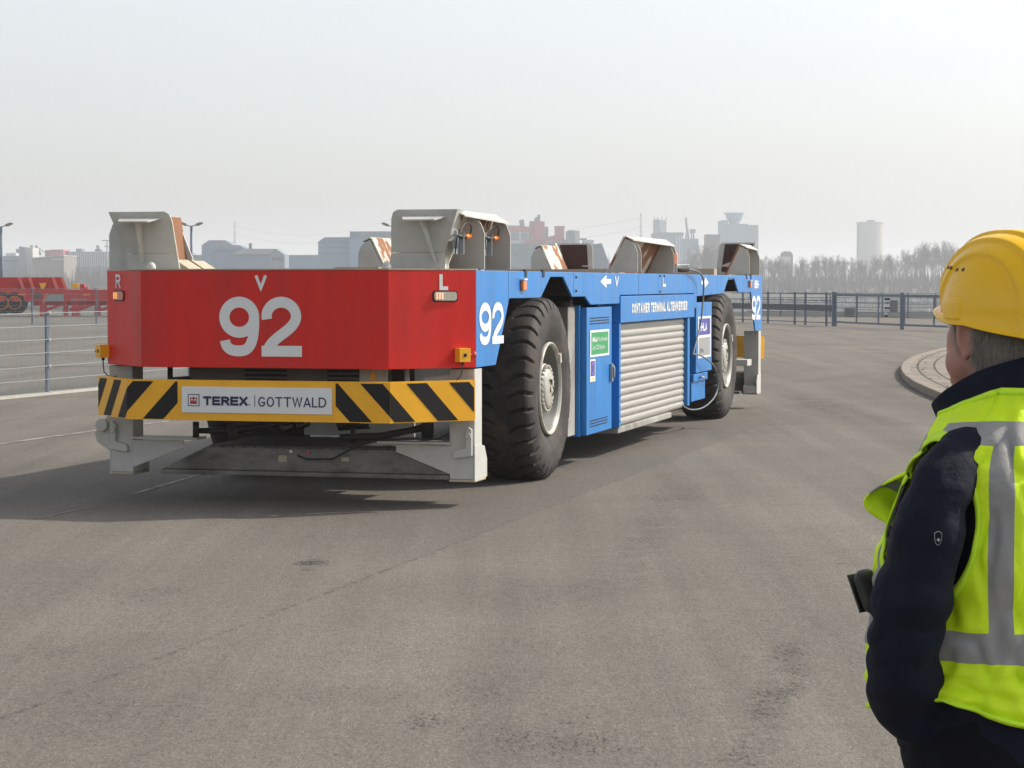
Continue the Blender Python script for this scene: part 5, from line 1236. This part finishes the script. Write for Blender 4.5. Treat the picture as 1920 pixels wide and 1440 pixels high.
# ---- trousers and shoes
mb = MB()
rings(mb, [(0, 0, .72, .19, .14, .13), (0, 0, .84, .215, .165, .145), (0, 0, .97, .19, .15, .135)])
for s in (-1, 1): limb(mb, [(s * .10, 0, .82), (s * .115, .01, .48), (s * .12, -.01, .10)], [.115, .088, .075])
lattice_remesh(mb, 'trousers', trou, man, .012, 5, lambda c: .004 * noise.noise(c * 18))
for s in (-1, 1):
    mb = MB(); mb.sphere((s * .12, .05, .05), (.05, .14, .05), 16, 10); mb.box(s * .12 - .045, s * .12 + .045, -.07, .17, 0, .03); mb.build('shoe', M['black'], man)
# ---- jacket
TOR = [(.84, .200, .175, .165), (.90, .205, .185, .168), (.98, .198, .190, .155), (1.08, .190, .185, .142), (1.18, .193, .170, .140), (1.28, .197, .148, .142), (1.34, .195, .122, .138), (1.385, .165, .100, .120), (1.42, .115, .082, .098), (1.45, .082, .07, .082)]
def wrk(c):
    a = noise.noise(Vector((c.x * 6, c.y * 6, c.z * 13))); b_ = noise.noise(Vector((c.x * 15 + 4, c.y * 15, c.z * 30)))
    r_ = 0
    if c.x < -.17 or c.x > .17:      # diagonal creases pulled round the elbow and under the shoulder
        t = c.z * 46 + c.y * 20 + 2.5 * noise.noise(Vector((c.x * 9, c.y * 9, c.z * 7)))
        k = max(0, 1 - abs(c.z - 1.07) / .10) + .6 * max(0, 1 - abs(c.z - .95) / .07) + .5 * max(0, 1 - abs(c.z - 1.27) / .06)
        r_ = .0075 * (abs(math.sin(t)) ** .7 - .6) * k
    return .0085 * a + .0045 * b_ + r_
mb = MB(); rings(mb, [(0, 0, z, a, f_, b_) for z, a, f_, b_ in TOR], 48)
for s in (-1, 1):
    limb(mb, ARM[s][:-1] + [tuple(Vector(ARM[s][-1]) + Vector((s * .0, .005, .012)))], [.048, .061, .066, .062, .052])
    mb.sphere((s * .150, .0, 1.362), (.070, .060, .046), 20, 12)
jk = lattice_remesh(mb, 'jacket', navy, man, .007, 5, wrk)
# sleeve folds near the elbow handled by wrinkle noise; collar
mb = MB(); inner_, outer_, ti, to = [], [], [], []
nC = 49
rows = [[] for _ in range(7)]
for i in range(nC):
    t = R(118 + (i / (nC - 1)) * 304)       # from the left front round the back to the right front
    c, s_ = math.cos(t), math.sin(t); back = max(0, -s_); fr = max(0, s_)
    fl = .0 + .012 * fr ** 2
    top = 1.500 + .035 * back - .070 * fr ** 1.2; bot = 1.395 - .02 * fr
    for j in range(7):
        f_ = j / 6; z = bot + (top - bot) * f_
        rx = .112 - .020 * f_; ry = (.108 + .0 * fr) - .010 * f_
        rows[j].append((rx * c - (.03 * fr if c < 0 else -.03 * fr) * f_, ry * s_ + .020 * f_ + fl * (f_ + .6) + .004 * noise.noise(Vector((c * 3, s_ * 3, z * 20))), z))
mb.grid(rows); cl = mb.build('collar', navy, man); sm = cl.modifiers.new('s', 'SOLIDIFY'); sm.thickness = .007; sm.offset = 0; sb = cl.modifiers.new('b', 'SUBSURF'); sb.levels = 1; sb.render_levels = 2
# reflective tabs on the collar
for (tdeg, z0, z1) in ((212, 1.488, 1.508), (212, 1.452, 1.464)):
    pass
# ---- vest
prof_v = [(z, a + .019 + (.006 if z < 1.2 else 0), f_ + .026 + (.03 if z < 1.2 else 0), b_ + .026) for z, a, f_, b_ in TOR if z > .88]
prof_v[0] = (.885, .232, .235, .190)
prof_v = [q for q in prof_v if q[0] < 1.40] + [(1.42, .146, .112, .134), (1.45, .124, .108, .124), (1.478, .117, .104, .120)]
def tor(z):
    for a, c in zip(prof_v, prof_v[1:]):
        if a[0] <= z <= c[0]:
            t = (z - a[0]) / (c[0] - a[0]); return [a[i] + (c[i] - a[i]) * t for i in (1, 2, 3)]
    return prof_v[-1][1:]
def vpt(t, z, off=0):
    a, f_, b_ = tor(z); c, s_ = math.cos(t), math.sin(t); e = .86
    x = (a + off) * math.copysign(abs(c) ** e, c); y = ((f_ if s_ > 0 else b_) + off) * math.copysign(abs(s_) ** e, s_)
    wv = .010 * noise.noise(Vector((math.cos(t) * 2.2, math.sin(t) * 2.2, z * 9))) + .005 * noise.noise(Vector((math.cos(t) * 5, math.sin(t) * 5, z * 26 + 3)))
    s__ = math.sin(t); wv += .0055 * noise.noise(Vector((math.cos(t) * 3 + z * 7, s__ * 3, z * 15 + math.cos(t) * 9))) ; r2 = abs(noise.noise(Vector((math.cos(t) * 3.2 - z * 3, s__ * 3.2, z * 8 + 11)))); wv -= .010 * max(0, .18 - r2) / .18
    if z < 1.05: wv += .012 * noise.noise(Vector((math.cos(t) * 1.5 + 7, math.sin(t) * 1.5, z * 34))) 
    dz = (.055 * (1 - abs(s_)) ** 1.2 + .01) * max(0, (1.0 - z) / .115)
    return Vector((x + c * wv, y + s_ * wv, z + dz))
def in_arm(t, z):
    # oval armholes on both sides
    for ct in (0, math.pi):
        d = math.atan2(math.sin(t - ct), math.cos(t - ct)); 
        d = d if ct == 0 else -d
        if ((d - 0.26) / .50) ** 2 + ((z - 1.250) / .140) ** 2 < 1: return True
    return False
nT, zs = 200, [.885 + i * .0065 for i in range(95)]; zs = [z for z in zs if z < 1.474]
def zn(t, z): return z if z < 1.40 else 1.40 + (z - 1.40) * (.074 - .050 * max(0, math.sin(t) + .25)) / .074
mb = MB(); rows = [[vpt(2 * math.pi * k / nT, zn(2 * math.pi * k / nT, z)) for k in range(nT)] for z in zs]
def cls(t, z):
    p = vpt(t, z); s_ = math.sin(t)
    if 1.015 <= z <= 1.064: return 1
    ax = abs(p.x)
    if z < 1.015: return 0
    td = math.degrees(t) % 360; td = td if td > 180 else 180 + (360 - (td + 180) % 360) % 360
    td = math.degrees(t); bk = td if 180 <= td <= 270 else (540 - td if td > 270 else None)
    fr_ = None if bk else (180 - td if td > 90 else td)
    if 1.378 < z < 1.418 and s_ < .3: return 1
    lo = 200
    if bk and lo < bk < lo + 14 and z < 1.385: return 1
    if fr_ and 42 < fr_ < 58: return 1
    return 0
for i in range(len(zs) - 1):
    for k in range(nT):
        t = 2 * math.pi * (k + .5) / nT; z = (zs[i] + zs[i + 1]) / 2
        if in_arm(t, z): continue
        if abs(math.sin(t) - 1) < .004 and True: continue       # front opening
        k2 = (k + 1) % nT
        mb.add([rows[i][k], rows[i][k2], rows[i + 1][k2], rows[i + 1][k]], [(0, 1, 2, 3)], cls(t, z), True)
vest = mb.build('safety_vest', [vestm, refl], man)
so_ = vest.modifiers.new('s', 'SOLIDIFY'); so_.thickness = .003; so_.offset = 0
# piping round the armholes and hem
pipem = mat('vest_edge_tape', (.62, .95, .02), .55, var=.04)
mb = MB()
for ct in (0, math.pi):
    pts = []
    for i in range(49):
        pass
    # flat tape: grid between two offsets
    r0 = [vpt(ct + (.26 if ct == 0 else -.26) + .485 * math.cos(2 * math.pi * i / 96), 1.25 + .135 * math.sin(2 * math.pi * i / 96), .006) for i in range(97)]
    r1 = [vpt(ct + (.26 if ct == 0 else -.26) + .53 * math.cos(2 * math.pi * i / 96), 1.25 + .151 * math.sin(2 * math.pi * i / 96), .006) for i in range(97)]
    mb.grid([r0, r1])
mb.grid([[vpt(2 * math.pi * k / 120, z_, .004) for k in range(121)] for z_ in (.887, .897)])
mb.grid([[vpt(2 * math.pi * k / 120, zn(2 * math.pi * k / 120, z_), .003) for k in range(121)] for z_ in (1.462, 1.474)])
o = mb.build('edge_tape', pipem, vest); q = o.modifiers.new('s', 'SOLIDIFY'); q.thickness = .003
# loose fold of the vest front billowing at the chest
mb = MB(); rows = []
for j in range(13):
    v = j / 12; row = []
    for i in range(25):
        u_ = i / 24; a = math.pi * (1.0 - 1.15 * u_)
        bx = -.140 + .05 * v; by = .115 + .038 * math.sin(math.pi * min(1, u_ * 1.1)) * (1 - .35 * v); bz = 1.325 - .115 * u_ + .010 * math.sin(v * 5)
        row.append((bx - .045 * math.sin(math.pi * u_) * (1 - v), by + .035 * math.sin(math.pi * u_) * (1 - v * .6), bz))
    rows.append(row)
mb.grid(rows)
for f_i in range(len(mb.m)):
    if (f_i % 24) in (5, 6, 7): mb.m[f_i] = 1
fo = mb.build('vest_fold', [vestm, refl], vest); q = fo.modifiers.new('s', 'SOLIDIFY'); q.thickness = .003
# ---- helmet
HH = Vector((.016, .026, 1.599)); tilt = R(9)
def hel(t, ph, off=0):
    # t azimuth (pi/2 = front), ph 0 rim .. pi/2 crown
    ax_, ay = .108, .134; hz = .127
    c, s_ = math.cos(t), math.sin(t); e = .80
    cp = max(0.0, math.cos(ph)) ** .78; sp = math.sin(ph)
    x = ax_ * cp * c; y = ay * cp * s_; z = hz * sp
    x *= 1.0; ny = 1.0
    nx = abs(x) / ax_
    # longitudinal ridges over the crown
    def sst(a, b_, v): v = min(1, max(0, (v - a) / (b_ - a))); return v * v * (3 - 2 * v)
    up = sst(.05, .35, sp) * (1 - sst(.80, 1.0, y / ay) * .9) 
    rd = .0070 * (1 - sst(.68, .73, nx)) + .0066 * (1 - sst(.44, .49, nx)) + .006 * (1 - sst(.18, .23, nx))
    nv = Vector((x / ax_ ** 2, y / ay ** 2, z / hz ** 2)).normalized()
    side_pad = 0
    p = Vector((x, y, z)) + nv * (rd * max(up, .8 * sst(.0, .6, -s_)) + off)
    # flare near the rim
    if ph < .0: pass
    return p
def rimdrop(t):
    s_ = math.sin(t)
    return -.016 + .030 * max(0, s_) ** 2 - .028 * max(0, -s_)
rotH = Matrix.Rotation(tilt * .0, 3, 'X')
rows = []; nH = 288
for i in range(81):
    row = []
    for k in range(nH):
        t = 2 * math.pi * k / nH; s_ = math.sin(t)
        f_ = i / 80
        if f_ < .25:
            g = f_ / .25; zz = rimdrop(t) * (1 - g)
            p = hel(t, 0); fl = (1 - g) ** 2 * .006; c = math.cos(t)
            p = Vector((p.x * (1 + fl * 6), p.y * (1 + fl * 5), p.z + zz))
            if s_ > 0: p.y += .012 * (1 - g) ** 2.5 * s_ ** 6
        else: p = hel(t, (f_ - .25) / .75 * math.pi / 2)
        row.append(HH + p)
    rows.append(row)
# outward rim lip
lip = []
for k in range(nH):
    t = 2 * math.pi * k / nH; s_ = math.sin(t); c = math.cos(t); p = rows[0][k]; o_ = .004 + .009 * max(0, s_) ** 5
    lip.append(p + Vector((c * o_, s_ * o_, -.001 - .002 * max(0, s_))))
lip2 = [p + Vector((0, 0, -.004)) for p in lip]
mb = MB(); mb.grid([lip2, lip] + rows, wrap=True)
hat = mb.build('helmet', hatm, man); q = hat.modifiers.new('s', 'SOLIDIFY'); q.thickness = .0025; q.offset = -1
q = hat.modifiers.new('b', 'SUBSURF'); q.levels = 1; q.render_levels = 1
# side moulding and vent holes
mb = MB()
for s in (-1, 1):
    for (t0, t1, z0, z1) in ((150, 176, -.006, .030),):
        rr_2 = []
        for j in range(7):
            row = []
            for i in range(13):
                t = R(t0 + (t1 - t0) * i / 12); f_ = j / 6; edge = .0 if i in (0, 12) or j in (6,) else .0045
                if s == 1: t = math.pi - t
                ph = .02 + (.20 * f_); p = hel(t, ph, edge - .0005); row.append(HH + p + Vector((0, 0, -.012 * (1 - f_))))
            rr_2.append(row)
        mb.grid(rr_2)
mb.build('side_moulding', hatm, hat, split=True)
mb = MB()
for i, td in enumerate((128, 136, 145, 155, 166)):
    for s in (-1, 1):
        t = R(td) if s < 0 else math.pi - R(td); p = HH + hel(t, .64, .0008); nv = (p - HH).normalized()
        mb.tube([p - nv * .002, p + nv * .0006], .0034, 10)
mb.build('vent_hole', M['under'], hat, split=True)
mb = MB()
rws = [[HH + Vector((.092 * math.cos(2 * math.pi * k / 48), .112 * math.sin(2 * math.pi * k / 48), z + rimdrop(2 * math.pi * k / 48))) for k in range(48)] for z in (.012, .002)]
rws[1] = [p + Vector((0, 0, -.010 * max(0, -math.sin(2 * math.pi * k / 48)))) for k, p in enumerate(rws[1])]
mb.grid(rws, wrap=True); mb.build('headband', mat('pale_green_foam', (.30, .33, .22), .8), hat)
def turn_all(o):
    turn_head(o)
    for c_ in children(o): turn_head(c_)
turn_all(hat)
# ---- hair: cap plus strands
dg = bpy.context.evaluated_depsgraph_get(); bvh = BVHTree.FromObject(body, dg)
mb = MB(); rnd = random.Random(3)
def surf(az, z):
    d = Vector((math.cos(az), math.sin(az), 0)); o_ = HC + HSH + Vector((0, -.005, 0)); hit = bvh.ray_cast(Vector((o_.x, o_.y, z)) + d * .3, -d)
    return hit[0], hit[1]
rows = []
for j in range(9):
    row = []
    for i in range(61):
        az = R(162 + i * 216 / 60); f_ = abs(i - 30) / 30
        az -= R(17); zlow = 1.502 + (.062 * max(0, (f_ - .62) / .38)) + (.05 if .70 < f_ < .93 else 0)
        z = zlow + (1.625 - zlow) * j / 8; h = surf(az, z)
        p = h[0] if h[0] else HC; row.append(p + Vector((math.cos(az), math.sin(az), 0)) * (.003 + .005 * min(1, j / 2)))
    rows.append(row)
mb.grid(rows); 
for i in range(5200):
    f_ = rnd.uniform(-1, 1); az = R(270 - 17 + f_ * 112); af = abs(f_)
    if .70 < af < .90 : continue
    zlow = 1.497 + (.066 * max(0, (af - .62) / .38))
    z0 = rnd.uniform(zlow + .012, 1.605); h = surf(az, z0)
    if not h[0]: continue
    

    d = Vector((math.cos(az), math.sin(az), 0)); p = h[0] + d * rnd.uniform(.004, .011); L = rnd.uniform(.022, .042); sw = rnd.uniform(-.4, .4)
    tang = Vector((-d.y, d.x, 0)); a = p; prev = p; w_ = .00075; cur_ = rnd.uniform(-.1, .25)
    pts = [p + (Vector((0, 0, -1)) + tang * sw * f__ + d * cur_ * f__) * L * f__ for f__ in (0, .35, .7, 1)]
    vs = []
    for j, q_ in enumerate(pts): ww = w_ * (1 - .25 * j); vs += [q_ - tang * ww, q_ + tang * ww]
    mb.add(vs, [(0, 1, 3, 2), (2, 3, 5, 4), (4, 5, 7, 6)], 0, False)
mb.build('hair', hairm, man, fix=False)
# collar tabs and sleeve badge placed on the cloth
bj = BVHTree.FromObject(jk, dg); dg = bpy.context.evaluated_depsgraph_get(); bc = BVHTree.FromObject(cl, dg)
tabm = mat('pale_reflective_tab', (.6, .62, .58), .4)
def decal(bv, o_, d, w_, h_, m, name, parent, shape=None, off=.0015, mi=None):
    h = bv.ray_cast(Vector(o_), Vector(d).normalized())
    if not h[0]: print('decal miss', name); return
    nn = h[1] if h[1].dot(Vector(d)) < 0 else -h[1]; r_ = nn.cross(Vector((0, 0, 1))).normalized() * -1; u_ = r_.cross(nn) * -1; u_ = u_ if u_.z > 0 else -u_
    sh = shape or [(-.5, -.5), (.5, -.5), (.5, .5), (-.5, .5)]
    m3 = MB(); m3.prism([h[0] + nn * off + r_ * (x * w_) + u_ * (z * h_) for x, z in sh], nn * .0006); return m3.build(name, m, parent)
decal(bc, (-.20, -.30, 1.505), (.62, 1.0, 0), .004, .020, tabm, 'reflective_tab', cl)
decal(bc, (-.20, -.30, 1.455), (.62, 1.0, 0), .004, .012, tabm, 'reflective_tab', cl)
shield = [(-.5, .38), (-.2, .5), (.2, .5), (.5, .38), (.48, -.1), (.3, -.38), (0, -.5), (-.3, -.38), (-.48, -.1)]
bo = (-.47, -.155, 1.233); bd = (.80, .62, 0)
decal(bj, bo, bd, .013, .024, M['steel'], 'badge', man, shield, .001)
decal(bj, bo, bd, .0105, .021, navy, 'badge', man, shield, .0022)
decal(bj, (bo[0], bo[1], 1.231), bd, .008, .008, tabm, 'badge', man, [(0, .5), (-.12, .12), (-.5, 0), (-.12, -.12), (0, -.5), (.12, -.12), (.5, 0), (.12, .12)], .0034)
# ---- black radio pouch clipped to the vest front
pr_ = empty('radio_pouch', MC, MR, label='black radio pouch clipped to the front of the safety vest beside the dark sleeve', cat='pouch')
mb = MB(); ax = Vector((-.118, .212, 1.105)); rot = Matrix.Rotation(R(-24), 3, 'X')
rows = []
for j in range(15):
    f_ = j / 14; z = -.045 + .085 * f_; rr = .026 * (1 - max(0, (f_ - .8) / .2) ** 2 * .5) * (1 - max(0, (.25 - f_) / .25) ** 2 * .75)
    rows.append([ax + rot @ Vector((rr * 1.2 * math.cos(2 * math.pi * k / 24), rr * .62 * math.sin(2 * math.pi * k / 24), z)) for k in range(24)])
mb.grid(rows, wrap=True); mb.add(rows[0], [list(range(24))]); mb.add(rows[-1], [list(range(24))]); mb.build('case', M['cable'], pr_)
mb = MB(); mb.prism([ax + rot @ Vector(v) for v in ((-.02, .021, -.03), (.02, .021, -.03), (.02, .019, .04), (-.02, .019, .04))], rot @ Vector((0, .0035, 0))); mb.build('clip', M['cable'], pr_)

# ================================================================ haze
hz = bpy.data.materials.new('haze'); hz.use_nodes = True; n = hz.node_tree
n.nodes.remove(n.nodes['Principled BSDF']); pv = n.nodes.new('ShaderNodeVolumePrincipled')
pv.inputs['Color'].default_value = (.95, .975, 1.0, 1); pv.inputs['Density'].default_value = .00044; pv.inputs['Anisotropy'].default_value = .2
n.links.new(pv.outputs[0], n.nodes['Material Output'].inputs['Volume'])
mb = MB(); mb.box(-3600, 3600, -500, 6600, -8.0, 75); tag(mb.build('haze', hz), 'pale spring haze lying over the harbour', 'haze', kind='stuff')
